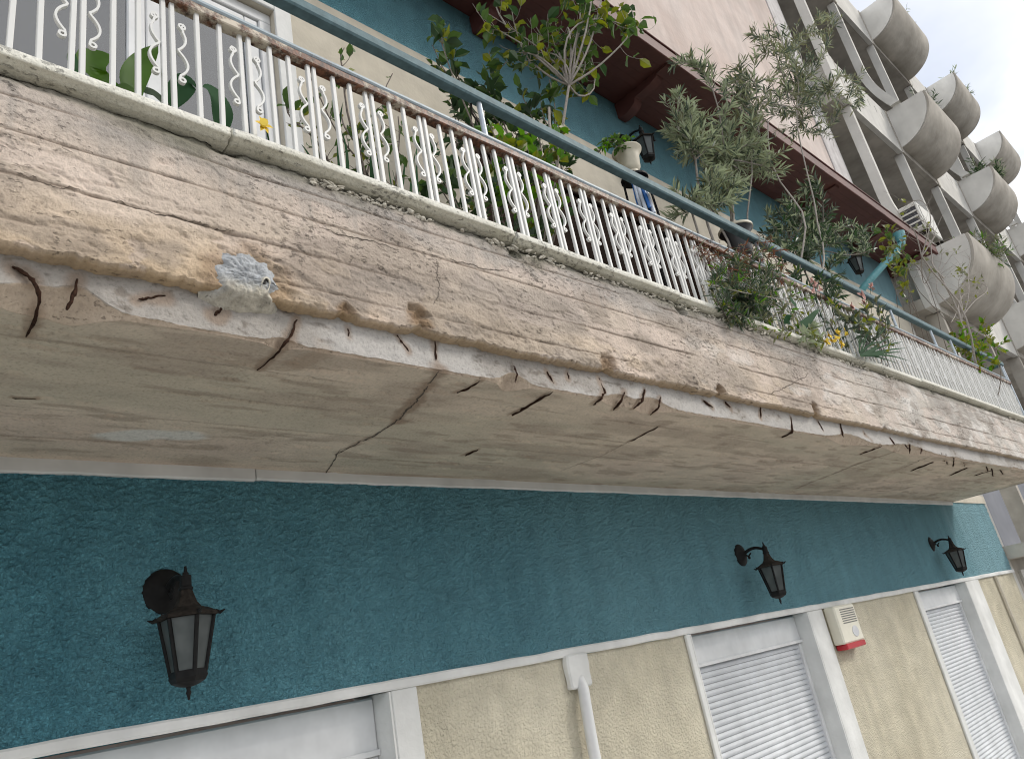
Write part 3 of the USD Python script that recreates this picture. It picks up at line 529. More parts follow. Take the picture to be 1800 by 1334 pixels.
obj('slab_end', bx(X1 - 0.02, X1 + 0.004, YL + 0.02, YW - 0.005, zS - 0.004, zF1 - 0.06), 'bay_concrete', balcony)
obj('slab_top', bx(X0, X1 - 0.03, YF + 0.092, YW - 0.003, CZ + 1.44, CZ + 1.52), 'bay_concrete', balcony)

# bars laid bare
BARS = [([(22, 470), (40, 478), (58, 493), (71, 520), (63, 558), (46, 592)], 9), ([(136, 491), (128, 520), (117, 545)], 10), ([(243, 528), (262, 524), (290, 520)], 7), ([(377, 555), (391, 541)], 9),
        ([(521, 563), (514, 585), (500, 605), (480, 628), (453, 650)], 7), ([(611, 578), (613, 594)], 5), ([(697, 590), (706, 602), (718, 617)], 5), ([(764, 600), (766, 634)], 6), ([(803, 690), (825, 682), (843, 670)], 5),
        ([(903, 643), (909, 658), (905, 673)], 5), ([(900, 730), (935, 710), (972, 689)], 6), ([(961, 653), (973, 674)], 5), ([(996, 655), (1000, 666)], 4), ([(1052, 665), (1063, 690), (1055, 702), (1043, 712)], 6),
        ([(1097, 690), (1091, 707), (1078, 720)], 6), ([(1133, 686), (1128, 706), (1113, 718)], 6), ([(1161, 698), (1158, 716), (1143, 729)], 6), ([(818, 800), (840, 790)], 5), ([(1236, 704), (1252, 716)], 5), ([(1274, 707), (1283, 716)], 5),
        ([(1336, 716), (1337, 735)], 5), ([(1390, 733), (1393, 760), (1374, 769)], 5), ([(1437, 741), (1447, 757)], 5), ([(1477, 745), (1482, 768)], 5), ([(1519, 762), (1537, 786)], 6), ([(1564, 770), (1573, 782)], 5), ([(1512, 798), (1550, 784)], 6),
        ([(22, 699), (64, 702)], 2.5), ([(1157, 750), (1108, 776)], 3)]
_g = np.random.default_rng(12)
for k in range(12):
    a_ = 1590 + 15 * k + _g.normal(0, 5); b_ = 779 + 0.28 * (a_ - 1590) + _g.normal(0, 2)
    if k not in (3, 8): BARS.append(([(a_, b_), (a_ + _g.normal(4, 3), b_ + _g.uniform(6, 18))], _g.uniform(2.5, 4.5)))
BARS += [([(1640, 812), (1600, 828)], 4), ([(1700, 822), (1668, 836)], 4), ([(1745, 826), (1712, 836)], 4)]
# rust and dirt soaked into the concrete round the bars and the big crack
flatV = np.stack([Xg2, Y2, Z2], -1); jit = fbm(Xg2 * 14, Y2 * 14 + Z2 * 14, o=3, seed=103)
def stain(pts, rad, col, amt):
    pts = np.asarray(pts); q = np.concatenate([np.linspace(pts[i], pts[i + 1], 8) for i in range(len(pts) - 1)]); lo, hi = q[:, 0].min() - 3 * rad, q[:, 0].max() + 3 * rad
    i0, i1 = np.searchsorted(XS, lo), np.searchsorted(XS, hi)
    if i1 <= i0: return
    v = flatV[i0:i1]; d = np.full(v.shape[:2], 9.0)
    for p in q: d = np.minimum(d, np.linalg.norm(v - p, axis=-1))
    C2[i0:i1] = mixc(C2[i0:i1], col, amt * (1 - sstep(0.25, 1.0, d / rad + 1.6 * jit[i0:i1])))
def on_under(x, y):
    a, b = at_z(x, y, zS), at_y(x, y, YL)
    return b if b[2] > zS + 0.02 or a[1] < YL + 0.02 else a
for pts, w in BARS: stain([on_under(*q) for q in pts], 0.016 + 0.002 * w, (0.25, 0.175, 0.12), 0.62)
stain([at_z(*q, zS) for q in ((772, 652), (748, 690), (722, 718), (700, 740))], 0.055, (0.24, 0.175, 0.125), 0.75)
stain([at_z(*q, zS) for q in ((700, 740), (655, 768), (592, 798))], 0.028, (0.27, 0.20, 0.15), 0.6)
stain([at_z(*q, zS) for q in ((1585, 790), (1500, 818), (1400, 858))], 0.05, (0.27, 0.20, 0.15), 0.6)
stain([at_z(*q, zS) for q in ((530, 640), (560, 625))], 0.06, (0.33, 0.25, 0.18), 0.5)
G2 = np.stack([Xg2, Y2, Z2], -1); T2 = np.clip(C2, 0.02, 0.8); iL, iC = nl_ - 1, nl_ + nc_ - 1
for nm, i0, i1, lb in (('lower_lip', 0, iL + 1, 'pale scuffed lip below the edge beam'), ('broken_edge', iL, iC + 1, None), ('soffit', iC, len(u), 'brown board-marked underside with a long crack')):
    obj(nm, (G2[:, i0:i1].reshape(-1, 3), grid_faces(len(XS), i1 - i0)), 'old_concrete' if nm == 'broken_edge' else 'soffit_concrete', balcony, smooth=True, tint=T2[:, i0:i1].reshape(-1, 3), label=lb)
rng = np.random.default_rng(5)
def on_underside(x, y):
    a, b = at_z(x, y, zS), at_y(x, y, YL)
    return (b + [0, -0.0015, 0]) if b[2] > zS + 0.02 or a[1] < YL + 0.02 else (a + [0, 0, -0.001])
for pts, w in BARS:
    P = np.array([on_underside(*q) for q in pts]); n = max(8, 4 * len(P))
    tpar = np.linspace(0, 1, len(P)); tq = np.linspace(0, 1, n)
    Q = np.stack([np.interp(tq, tpar, P[:, k]) for k in range(3)], 1); Q += rng.normal(0, 0.0012, Q.shape)
    dist = np.linalg.norm(Q.mean(0) - [0, 0, CZ]); rad = np.clip(0.5 * w / FPX * dist * 0.70, 0.0018, 0.0062)
    obj('rebar', tube(Q, rad * (0.55 + 0.75 * rng.random(n)) * np.sin(np.pi * np.clip(tq * 0.9 + 0.08, 0, 1)) ** 0.35, 7), 'rebar_rust', balcony, smooth=True)
# cracks: dirt-filled, thin and wandering
def crack(pix, w, surf, seed):
    g = np.random.default_rng(seed); P = np.array([surf(*q) for q in pix]); n = 14 * len(P)
    tp = np.linspace(0, 1, len(P)); tq = np.linspace(0, 1, n); Q = np.stack([np.interp(tq, tp, P[:, k]) for k in range(3)], 1)
    j = np.cumsum(g.normal(0, 0.0022, n)); j -= np.linspace(j[0], j[-1], n)
    d = np.gradient(Q, axis=0); d /= np.linalg.norm(d, axis=1, keepdims=True)
    nrm = np.array([0, 0, -1.0]) if surf is on_soffit else np.array([0, -1.0, 0])
    s = np.cross(d, nrm); Q = Q + s * j[:, None]
    ww = w * (0.35 + 0.9 * g.random(n)) * np.sin(np.pi * np.clip(tq * 0.94 + 0.03, 0, 1)) ** 0.4
    if surf is on_soffit: Q[:, 2] = zS + soffit_disp(Q[:, 0], Q[:, 1]) - 0.0016
    else: Q[:, 1] = YF - fascia_disp(Q[:, 0], Q[:, 2]) - 0.0012
    v = np.stack([Q - s * ww[:, None] / 2, Q + nrm * 0.0006, Q + s * ww[:, None] / 2], 1).reshape(-1, 3)
    obj('crack', (v, grid_faces(n, 3)), 'crack_dirt', balcony)
on_soffit = lambda x, y: at_z(x, y, zS)
on_fascia = lambda x, y: at_y(x, y, YF)
crack([(772, 652), (748, 690), (722, 718), (700, 740), (655, 768), (592, 798), (566, 845)], 0.009, on_soffit, 1)
crack([(590, 800), (600, 790), (640, 781)], 0.003, on_soffit, 2)
crack([(1585, 790), (1500, 818), (1400, 858)], 0.010, on_soffit, 3)
crack([(1640, 800), (1590, 822)], 0.010, on_soffit, 4)
crack([(1160, 750), (1060, 800), (985, 828)], 0.003, on_soffit, 5)
crack([(200, 352), (270, 372), (340, 388), (402, 404)], 0.0035, on_fascia, 6)
crack([(767, 460), (772, 500), (762, 535)], 0.003, on_fascia, 7)
crack([(1420, 655), (1395, 675), (1350, 695)], 0.006, on_fascia, 8)
crack([(30, 305), (85, 322), (140, 335)], 0.003, on_fascia, 9)
crack([(560, 400), (640, 425), (700, 440)], 0.003, on_fascia, 10)
crack([(790, 455), (850, 470), (900, 480)], 0.004, on_fascia, 12)
crack([(700, 620), (706, 600)], 0.004, lambda x, y: at_y(x, y, YL), 13) if False else None

# grey mortar repair with an open pipe end
pc = at_y(432, 482, YF); g = np.linspace(0, 2 * np.pi, 110, endpoint=False); rr = np.linspace(0, 1, 36)
A, RR = np.meshgrid(g, rr, indexing='ij')
out = 1 + 0.75 * fbm(np.cos(A) * 2.2, np.sin(A) * 2.2, 0, o=4, seed=110)
px_, pz_ = pc[0] + 0.150 * RR * out * np.cos(A), pc[2] + 0.122 * RR * out * np.sin(A) - 0.012
hgt = 0.010 + 0.006 * (1 - RR ** 4) + 0.016 * fbm(px_ * 34, pz_ * 46, 0, o=4, seed=111) + 0.022 * np.abs(fbm(px_ * 55, pz_ * 120, 0, o=4, seed=114)) - 0.034 * sstep(0.45, 1.0, RR)
pv = np.stack([px_, YF - hgt + 0.012 + 0.055 * sstep(zF0 + 0.012, zF0 - 0.05, pz_), pz_], -1).reshape(-1, 3)
pf = np.vstack([grid_faces(110, 36), [(109 * 36 + j, j + 1, j) for j in range(35)], [(109 * 36 + j, 109 * 36 + j + 1, j + 1) for j in range(35)]])
low = sstep(-0.020, -0.070, pz_ - pc[2] + 0.07 * fbm(px_ * 22, pz_ * 26, 0, o=4, seed=112))
pcol = mixc(np.broadcast_to(np.array([0.37, 0.385, 0.40]), px_.shape + (3,)).copy(), (0.43, 0.40, 0.335), low)
pcol = pcol * (1 + 0.9 * fbm(px_ * 50, pz_ * 80, 0, o=4, seed=113))[..., None]
patch = obj('repair_patch', (pv, pf[:, ::-1]), 'old_concrete', balcony, smooth=True, tint=np.clip(pcol, 0.02, 0.8).reshape(-1, 3), label='lump of rough grey mortar around a broken pipe end')
pe = at_y(463, 499, YF); _k = np.argmin(np.linalg.norm(pv[:, [0, 2]] - pe[[0, 2]], axis=1)); YP = pv[_k, 1]
ring = trimesh.creation.annulus(0.0145, 0.0185, 0.03); ring.vertices *= (1.3, 0.9, 1); RT = trimesh.geometry.align_vectors([0, 0, 1], np.array([0.30, -0.9, -0.25])); ring.apply_transform(RT); ring.apply_translation((pe[0], YP + 0.011, pe[2]))
obj('pipe_end', wobble(ring.subdivide().subdivide(), 0.003, 60, 2), 'mortar_cream', patch, smooth=40)
plug = trimesh.creation.cylinder(0.0145, 0.01); plug.vertices *= (1.3, 0.9, 1); plug.apply_transform(RT); plug.apply_translation((pe[0] + 0.001, YP + 0.004, pe[2] - 0.001))
obj('pipe_hole', plug, 'opening_dark', patch)
# coping blocks along the top
joints = [-2.1, -0.36, 0.872, 2.09, 3.30, 4.52, 5.74, 6.95, 8.2, 9.4, 10.5, 11.12]
for i, (a, b) in enumerate(zip(joints[:-1], joints[1:])):
    g = np.random.default_rng(i + 30); n = max(10, int((b - a) / (0.012 if a < 4 else 0.03)))
    xs = np.linspace(a + 0.003, b - 0.003, n); dz, tilt, dy = g.normal(0, 0.003), g.normal(0, 0.003), g.normal(0, 0.004)
    prof = np.array([(1.92, 1.640), (1.775, 1.640), (1.770, 1.652), (1.752, 1.656), (1.748, 1.662), (1.748, 1.684), (1.754, 1.690), (1.92, 1.694)])
    P = np.array([[(x, y + dy, z + CZ + dz + tilt * (x - a)) for y, z in prof] for x in xs]); k = len(prof)
    er = 0.008 * fbm(P[..., 0] * 14, P[..., 2] * 60, P[..., 1] * 60, o=4, seed=130 + i) + 0.006 * fbm(P[..., 0] * 3, P[..., 2] * 3, o=2, seed=150 + i)
    endw = np.exp(-np.minimum(xs - a, b - xs) / 0.02)[:, None] * 0.010 * g.random((n, 1))
    P[:, 1:7, 1] += (er * np.array([1, 1, 1, 0.5, 0.35, 0.35, 0.35, 1]) + endw)[:, 1:7]; P[:, 1:4, 2] += (0.9 * er)[:, 1:4]
    f = []
    for q in range(n - 1):
        for j in range(k):
            j2 = (j + 1) % k; f += [(q * k + j, q * k + j2, (q + 1) * k + j2), (q * k + j, (q + 1) * k + j2, (q + 1) * k + j)]
    for j in range(1, k - 1): f += [(0, j + 1, j), ((n - 1) * k, (n - 1) * k + j, (n - 1) * k + j + 1)]
    cc = np.broadcast_to(np.array([0.68, 0.665, 0.585]), P.shape).copy()
    dn = fbm(P[..., 0] * 5, P[..., 2] * 30, P[..., 1] * 30, o=4, seed=170 + i)
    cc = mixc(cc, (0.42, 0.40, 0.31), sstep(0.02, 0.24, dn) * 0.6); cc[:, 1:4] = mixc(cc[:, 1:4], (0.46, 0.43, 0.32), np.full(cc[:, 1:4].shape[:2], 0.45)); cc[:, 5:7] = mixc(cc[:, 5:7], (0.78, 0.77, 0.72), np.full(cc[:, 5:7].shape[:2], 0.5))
    obj('coping_block', (P.reshape(-1, 3), np.array(f)[:, ::-1]), 'old_concrete', balcony, smooth=50, tint=None) if False else obj('coping_block', trimesh.Trimesh(P.reshape(-1, 3), np.array(f)[:, ::-1], process=False), 'old_concrete', balcony, smooth=True, tint=np.clip(cc, 0.02, 0.8).reshape(-1, 3))
# crumbs of bedding mortar under the coping
g = np.random.default_rng(77); crumbs = []
for k in range(900):
    x = g.uniform(-0.2, 1) ** 1.0 * 0 + np.sinh(g.uniform(np.arcsinh(0.1), np.arcsinh(6.2))) * 1.7
    dens = meshkit.fbm(np.array([x * 2.2, 0.5, 0.1]), 3, 5)
    if dens < 0.50: continue
    s = 0.003 + 0.006 * g.random() ** 2; b = trimesh.creation.icosphere(1, 1.0); b.vertices *= (s * g.uniform(0.8, 3.2), s, s * g.uniform(0.4, 0.9)); wobble(b, 0.8 * s, 170, k); b.apply_transform(trimesh.transformations.rotation_matrix(g.normal(0, 0.35), [0, 1, 0]))
    b.apply_translation((x, YF - g.uniform(-0.012, 0.006), CZ + 1.634 - g.uniform(0.0, 0.028))); crumbs.append(b)
obj('bedding_mortar', cat(crumbs), 'mortar_cream', balcony, smooth=25, kind='stuff')

# ------------------------------------------------------------------ railing
YR = 1.84
railing = thing('railing', 'rusting white iron railing with scrolls and a blue-grey handrail', 'railing')
zr0, zr1, zr2 = CZ + 1.688, CZ + 2.195, CZ + 2.255
pitch, xa = 0.2556, 0.467
def scroll_line(sgn, x0, h=0.0):
    """One side's scroll against its bar: a curl, two bellies and a curl, as flat iron on edge."""
    z0, z1, pts = CZ + 1.878, CZ + 2.122, []
    for a in np.linspace(-1.5 * np.pi, 0.35 * np.pi, 12): pts.append((0.022 + 0.0085 * np.cos(a) * (1 - 0.08 * a), z1 - 0.012 + 0.0095 * np.sin(a)))
    n = 26
    for t in np.linspace(0.04, 0.97, n):
        u = 2 * t if t < 0.5 else 2 * t - 1
        pts.append((0.004 + 0.031 * np.sin(np.pi * u) ** 0.8 * (0.9 if t < 0.5 else 1.05) + (0.004 if 0.08 > t else 0), z1 - 0.012 - (t * (z1 - z0 - 0.03))))
    for a in np.linspace(0.9 * np.pi, 2.6 * np.pi, 12): pts.append((0.018 + 0.0085 * np.cos(a), z0 + 0.008 + 0.008 * np.sin(a)))
    return LineString([(x0 + sgn * q, z) for q, z in pts])
g = np.random.default_rng(8)
for i in range(-5, 42):
    x = xa + pitch * i
    if x > 10.95: break
    for off in (-0.0145, 0.0145, 0.094, 0.164):
        if x + off > 10.95: continue
        b = bx(x + off - 0.0075, x + off + 0.0075, YR - 0.0075, YR + 0.0075, zr0 - 0.01, zr1 + 0.004, 0.0018)
        sh = g.normal(0, 0.0022); v = b.vertices.copy(); v[:, 0] += sh * (v[:, 2] - zr0) / 0.5; v[:, 1] += g.normal(0, 0.002) * (v[:, 2] - zr0) / 0.5; b.vertices = v
        obj('baluster', b, 'bar_white', railing)
    for s in (-1, 1):
        ln = scroll_line(s, x + s * 0.0215).simplify(0.0005 if x < 4.5 else 0.0015).buffer(0.0033, quad_segs=2, join_style=2)
        obj('scroll', panel(ln if ln.geom_type == 'Polygon' else max(ln.geoms, key=lambda q: q.area), YR - 0.007, YR + 0.006), 'bar_white', railing)
def long_bar(x0, x1, y0, y1, z0, z1, bev, amp, seed): return slab_strip(x0, x1, y0, y1, z0, z1, 0.03, bev, amp, 7.0, seed)
obj('rail', long_bar(-2.1, 11.0, YR - 0.022, YR + 0.022, zr1, zr1 + 0.034, 0.004, 0.003, 20), 'rail_rust', railing, smooth=35, label='rust-eaten lower rail')
obj('rail_cap', long_bar(-2.1, 11.0, YR - 0.026, YR + 0.026, zr1 + 0.0345, zr2 - 0.004, 0.006, 0.0015, 21), 'rail_top', railing, smooth=35)
hz0, hz1 = CZ + 2.452, CZ + 2.504
hr = trimesh.convex.convex_hull(np.array([(x, y, z) for x in (-2.1, 11.03) for y, z in ((YR - 0.028, hz0 + 0.008), (YR - 0.021, hz0), (YR + 0.021, hz0), (YR + 0.028, hz0 + 0.008), (YR + 0.028, hz1 - 0.007), (YR + 0.021, hz1), (YR - 0.021, hz1), (YR - 0.028, hz1 - 0.007))]))
obj('handrail', hr, 'handrail_paint', railing)
for x in (-1.0, 2.13, 4.72, 7.22, 8.32, 8.95, 9.68, 10.96):
    obj('post', tube([(x, YR, zr2 - 0.006), (x, YR, hz0 + 0.004)], 0.013, 10), 'post_steel', railing, smooth=40)
obj('brace', tube([(2.10, YR + 0.02, hz0 + 0.004), (2.098, YR + 0.028, hz0 - 0.05), (2.115, YR + 0.016, hz0 - 0.10)], 0.005, 6), 'iron_rusty', railing)
# the return along the balcony's end
obj('end_post', bx(11.005, 11.035, YR - 0.015, YR + 0.015, zr0 - 0.01, hz0 - 0.002, 0.003), 'post_steel', railing)
obj('end_handrail', bx(11.0, 11.06, YR + 0.035, YW - 0.003, hz0 + 0.004, hz1 - 0.004, 0.006), 'handrail_paint', railing)
obj('end_rail', bx(11.0, 11.04, YR + 0.03, YW - 0.003, zr1 + 0.002, zr2 - 0.008, 0.004), 'rail_top', railing)
for k in range(11):
    y = YR + 0.11 + k * 0.096
    obj('baluster', bx(11.013, 11.027, y - 0.007, y + 0.007, zr0 - 0.01, zr1 + 0.003, 0.002), 'bar_white', railing)

# ------------------------------------------------------------------ wall lanterns
def hexring(r, z): return [(r * math.cos(math.pi / 6 + k * math.pi / 3), r * math.sin(math.pi / 6 + k * math.pi / 3), z) for k in range(6)]
def loft(rings, cap=True):
    v = [p for r in rings for p in r]; f = []
    for i in range(len(rings) - 1):
        for j in range(6):
            k = (j + 1) % 6; f += [(i * 6 + j, i * 6 + k, (i + 1) * 6 + k), (i * 6 + j, (i + 1) * 6 + k, (i + 1) * 6 + j)]
    if cap:
        for j in range(1, 5): f += [(0, j + 1, j), ((len(rings) - 1) * 6, (len(rings) - 1) * 6 + j, (len(rings) - 1) * 6 + j + 1)]
    return trimesh.Trimesh(np.array(v), np.array(f), process=False)
def make_lantern(label, loc, rot, group):
    """Origin: centre of the wall plate; the lantern hangs 0.2 m in front of it (towards -y)."""
    t = thing('wall_lantern', label, 'wall lantern', loc, rot, group)
    ay = -0.205
    plate = lathe([(0, 0), (0.084, 0), (0.084, 0.010), (0.076, 0.020), (0.060, 0.024), (0.048, 0.034), (0.030, 0.040), (0.018, 0.048), (0, 0.050)], n=32)
    plate.apply_transform(trimesh.transformations.rotation_matrix(np.pi / 2, [1, 0, 0]))
    obj('wall_plate', plate, 'iron_black', t, smooth=40)
    arm = [(0, -0.03 + (ay + 0.03) * s, 0.0 + 0.028 * math.sin(s * math.pi) - 0.004 * s) for s in np.linspace(0, 1, 10)]
    arc = [(0, -0.04 - 0.055 * s - 0.018 * math.sin(6 * s), -0.004 - 0.035 * math.sin(math.pi * s)) for s in np.linspace(0, 1, 12)]
    obj('arm', cat([tube(arm, np.linspace(0.013, 0.010, 10), 10), tube(arc, 0.006, 8)]), 'iron_black', t, smooth=True)
    o = lambda m: (m.apply_translation((0, ay, 0)), m)[1]
    obj('finial', o(lathe([(0, 0.052), (0.0045, 0.050), (0.006, 0.030), (0.011, 0.026), (0.011, 0.020), (0.019, 0.016), (0.020, -0.022), (0.024, -0.026), (0.024, -0.034), (0, -0.034)], n=16)), 'iron_black', t, smooth=40)
    roof = o(loft([hexring(0.020, -0.030), hexring(0.026, -0.050), hexring(0.036, -0.078), hexring(0.050, -0.096), hexring(0.076, -0.106), hexring(0.106, -0.121), hexring(0.110, -0.129), hexring(0.103, -0.133), hexring(0.05, -0.131)]))
    ro = obj('roof', roof, 'iron_rusty', t, smooth=30)
    for k in range(6):
        a = math.pi / 6 + k * math.pi / 3; c, s = math.cos(a), math.sin(a)
        obj('leaf_tip', o(tube([(0.097 * c, 0.097 * s, -0.123), (0.112 * c, 0.112 * s, -0.129), (0.128 * c, 0.128 * s, -0.121)], [0.009, 0.007, 0.002], 6)), 'iron_black', ro)
    zt, zb, rt, rb = -0.134, -0.318, 0.090, 0.056
    T6, B6 = np.array(hexring(rt, zt)), np.array(hexring(rb, zb))
    for k in range(6):
        k2 = (k + 1) % 6; q = np.array([T6[k], T6[k2], B6[k2], B6[k]]); n = np.cross(q[1] - q[0], q[3] - q[0]); n /= np.linalg.norm(n)
        if n @ (q.mean(0) * [1, 1, 0]) < 0: n = -n
        v = np.vstack([q * [0.97, 0.97, 1], q * [0.97, 0.97, 1] - n * 0.003]); f = [(0, 1, 2), (0, 2, 3), (4, 6, 5), (4, 7, 6), (0, 4, 5), (0, 5, 1), (1, 5, 6), (1, 6, 2), (2, 6, 7), (2, 7, 3), (3, 7, 4), (3, 4, 0)]
        obj('lantern_pane', o(trimesh.Trimesh(v, f, process=False)), 'lamp_glass', t)
        obj('lantern_bar', o(tube([T6[k] * [1.0, 1.0, 1], B6[k] * [1.0, 1.0, 1]], 0.0075, 6)), 'iron_black', t)
    obj('lantern_base', o(loft([hexring(0.061, -0.308), hexring(0.064, -0.330), hexring(0.055, -0.346), hexring(0.030, -0.358), hexring(0.012, -0.362)])), 'iron_black', t, smooth=30)
    obj('drop_finial', o(lathe([(0, -0.360), (0.009, -0.361), (0.006, -0.372), (0.009, -0.380), (0.005, -0.392), (0.004, -0.402), (0, -0.404)], n=12)), 'iron_black', t, smooth=40)
    return t
GL = 'iron wall lanterns on the facade'
lan = make_lantern('large black iron lantern at left above the white framed window', (1.112, YW - 0.001, CZ + 0.523), 0, GL)
dup(lan, 'black iron lantern on the teal wall above the alarm box and closed shutter', (5.367, YW - 0.001, CZ + 0.515), 5, GL)
dup(lan, 'small far black lantern on the teal wall near the house corner', (9.66, YW - 0.001, CZ + 0.495), 8, GL)
dup(lan, 'dark lantern on the upper teal wall, behind the cream urn', (5.43, YW - 0.001, CZ + 4.46), 0, GL)
dup(lan, 'shadowed far lantern under the eave, behind the railing shrubs', (10.3, YW - 0.001, CZ + 4.50), 0, GL)

# ------------------------------------------------------------------ alarm siren, drainpipe, gutter pipe
al = thing('alarm_siren', 'cream alarm siren box with slotted grille and red strip beside shutter', 'alarm box', (6.44, YW - 0.001, CZ - 0.315))
w, h, d = 0.40, 0.345, 0.10
obj('housing', bx(0, w, -d, 0, 0.045, h, 0.012), 'alarm_cream', al)
obj('flasher', bx(0.02, w - 0.004, -d - 0.002, -0.004, 0, 0.0445, 0.008), 'alarm_red', al, label='red flasher strip along the bottom')
for k in range(7):
    z = h - 0.035 - k * 0.018
    obj('grille_slot', bx(0.09, w - 0.03, -d - 0.0015, -d + 0.01, z - 0.0045, z + 0.0045), 'alarm_dark', al)
e_ = lathe([(0, 0), (0.050, 0), (0.050, 0.003), (0, 0.004)], n=28); e_.apply_transform(trimesh.transformations.rotation_matrix(np.pi / 2, [1, 0, 0])); e_.vertices *= (1.2, 1, 0.9); e_.apply_translation((w - 0.13, -d - 0.0005, 0.125))
obj('badge', e_, 'alarm_silver', al, smooth=40)
dp = thing('drainpipe', 'white plastic drainpipe bending out of a plaster collar on the cream wall', 'drainpipe', (3.275, YW, 0))
obj('collar', wobble(bx(-0.085, 0.09, -0.045, 0.002, zB0 - 0.165, zB0 + 0.010, 0.01).subdivide().subdivide().subdivide(), 0.008, 12, 9), 'white_trim', dp, smooth=45)
pp = [(0.0, -0.02, zB0 - 0.12), (-0.01, -0.05, zB0 - 0.17), (-0.03, -0.062, zB0 - 0.25), (-0.04, -0.062, zB0 - 0.45), (-0.04, -0.062, zB0 - 0.9), (-0.04, -0.062, 0.02)]
tq = np.linspace(0, len(pp) - 1, 40); pq = np.stack([np.interp(tq, np.arange(len(pp)), np.array(pp)[:, k]) for k in range(3)], 1)
for _ in range(2): pq[1:-1] = (pq[:-2] + 2 * pq[1:-1] + pq[2:]) / 4
obj('pipe', tube(pq, 0.031, 18), 'pvc_white', dp, smooth=True)
obj('pipe_clip', cat([lathe([(0.0315, -0.012), (0.035, -0.012), (0.035, 0.012), (0.0315, 0.012)], (-0.04, -0.062, zB0 - 0.62), 18), bx(-0.055, -0.025, -0.03, 0.002, zB0 - 0.632, zB0 - 0.608)]), 'post_steel', dp, smooth=40)
p0, p1 = at_y(1586, 428, 2.36), at_y(1518, 505, 2.90)
gp = thing('gutter_pipe', 'teal gutter downpipe slanting from the eave to the upper wall', 'drainpipe')
mid = (p0 + p1) / 2
obj('pipe', tube([p0 + [0, 0, 0.05], p0, p0 * 0.75 + p1 * 0.25, mid, p0 * 0.1 + p1 * 0.9, p1, p1 + [0, 0.06, -0.05]], 0.05, 14), 'teal_pipe', gp, smooth=True)
obj('pipe_socket', tube([p0 * 0.9 + p1 * 0.1, p0 * 0.8 + p1 * 0.2], 0.062, 14), 'teal_pipe', gp, smooth=30)
obj('hopper', lathe([(0, 0), (0.062, 0), (0.085, 0.10), (0.09, 0.14), (0, 0.14)], p0 + [0, 0, 0.03], 20), 'teal_pipe', gp, smooth=30)

# ------------------------------------------------------------------ pots and small things on the balcony
def pot(name, label, loc, prof, look, n=32, soil=True):
    t = thing(name, label, 'pot', loc)
    obj('body', lathe(prof, n=n), look, t, smooth=40)
    if soil:
        r = prof[-3][0] - 0.012; z = prof[-3][1] - 0.03
        obj('soil', lathe([(0, z), (r, z), (r, z + 0.012), (0, z + 0.018)], n=20), 'soil', t)
    return t
def urn(r, h): return [(0, 0), (0.45 * r, 0), (0.5 * r, 0.02), (0.42 * r, 0.05), (0.62 * r, 0.35 * h), (0.72 * r, 0.72 * h), (0.84 * r, 0.86 * h), (1.0 * r, 0.93 * h), (1.03 * r, 0.975 * h), (1.0 * r, h), (0.86 * r, h), (0.76 * r, 0.86 * h), (0.6 * r, 0.80 * h), (0, 0.80 * h)]
c = at_y(1101, 266, 1.97); c[2] -= 0.21
uu = thing('urn', 'cream flared urn standing just behind the handrail', 'pot', c)
obj('body', lathe(urn(0.092, 0.21), n=36), 'pot_cream', uu, smooth=35); obj('soil', lathe([(0, 0.178), (0.066, 0.178), (0.066, 0.186), (0, 0.192)], n=20), 'soil', uu)
obj('stand', cat([tube([(0.07 * math.cos(a), 0.07 * math.sin(a), 0.01), (0.10 * math.cos(a), 0.10 * math.sin(a), CZ + 1.52 - c[2])], 0.008, 6) for a in (0.5, 2.1, 3.7, 5.2)] + [lathe([(0.03, 0), (0.085, 0), (0.085, -0.012), (0.03, -0.012)], n=20)]), 'iron_black', uu)
c2 = at_y(1287, 388, 2.0); c2[2] -= 0.37
u2 = thing('urn', 'dark glazed urn half hidden in the silvery shrub at the handrail', 'pot', c2)
obj('body', lathe(urn(0.12, 0.29), n=32), 'pot_black', u2, smooth=35); obj('soil', lathe([(0, 0.255), (0.09, 0.255), (0.09, 0.262), (0, 0.268)], n=20), 'soil', u2)
obj('rim_band', lathe([(0.12, 0.272), (0.128, 0.275), (0.128, 0.292), (0.10, 0.294), (0.10, 0.29)], n=32), 'pot_cream', u2, smooth=35)
obj('stand', cat([tube([(0.07 * math.cos(a), 0.07 * math.sin(a), 0.01), (0.10 * math.cos(a), 0.10 * math.sin(a), CZ + 1.52 - c2[2])], 0.008, 6) for a in (0.5, 2.1, 3.7, 5.2)] + [lathe([(0.05, 0), (0.085, 0), (0.085, -0.012), (0.05, -0.012)], n=20)]), 'iron_black', u2)
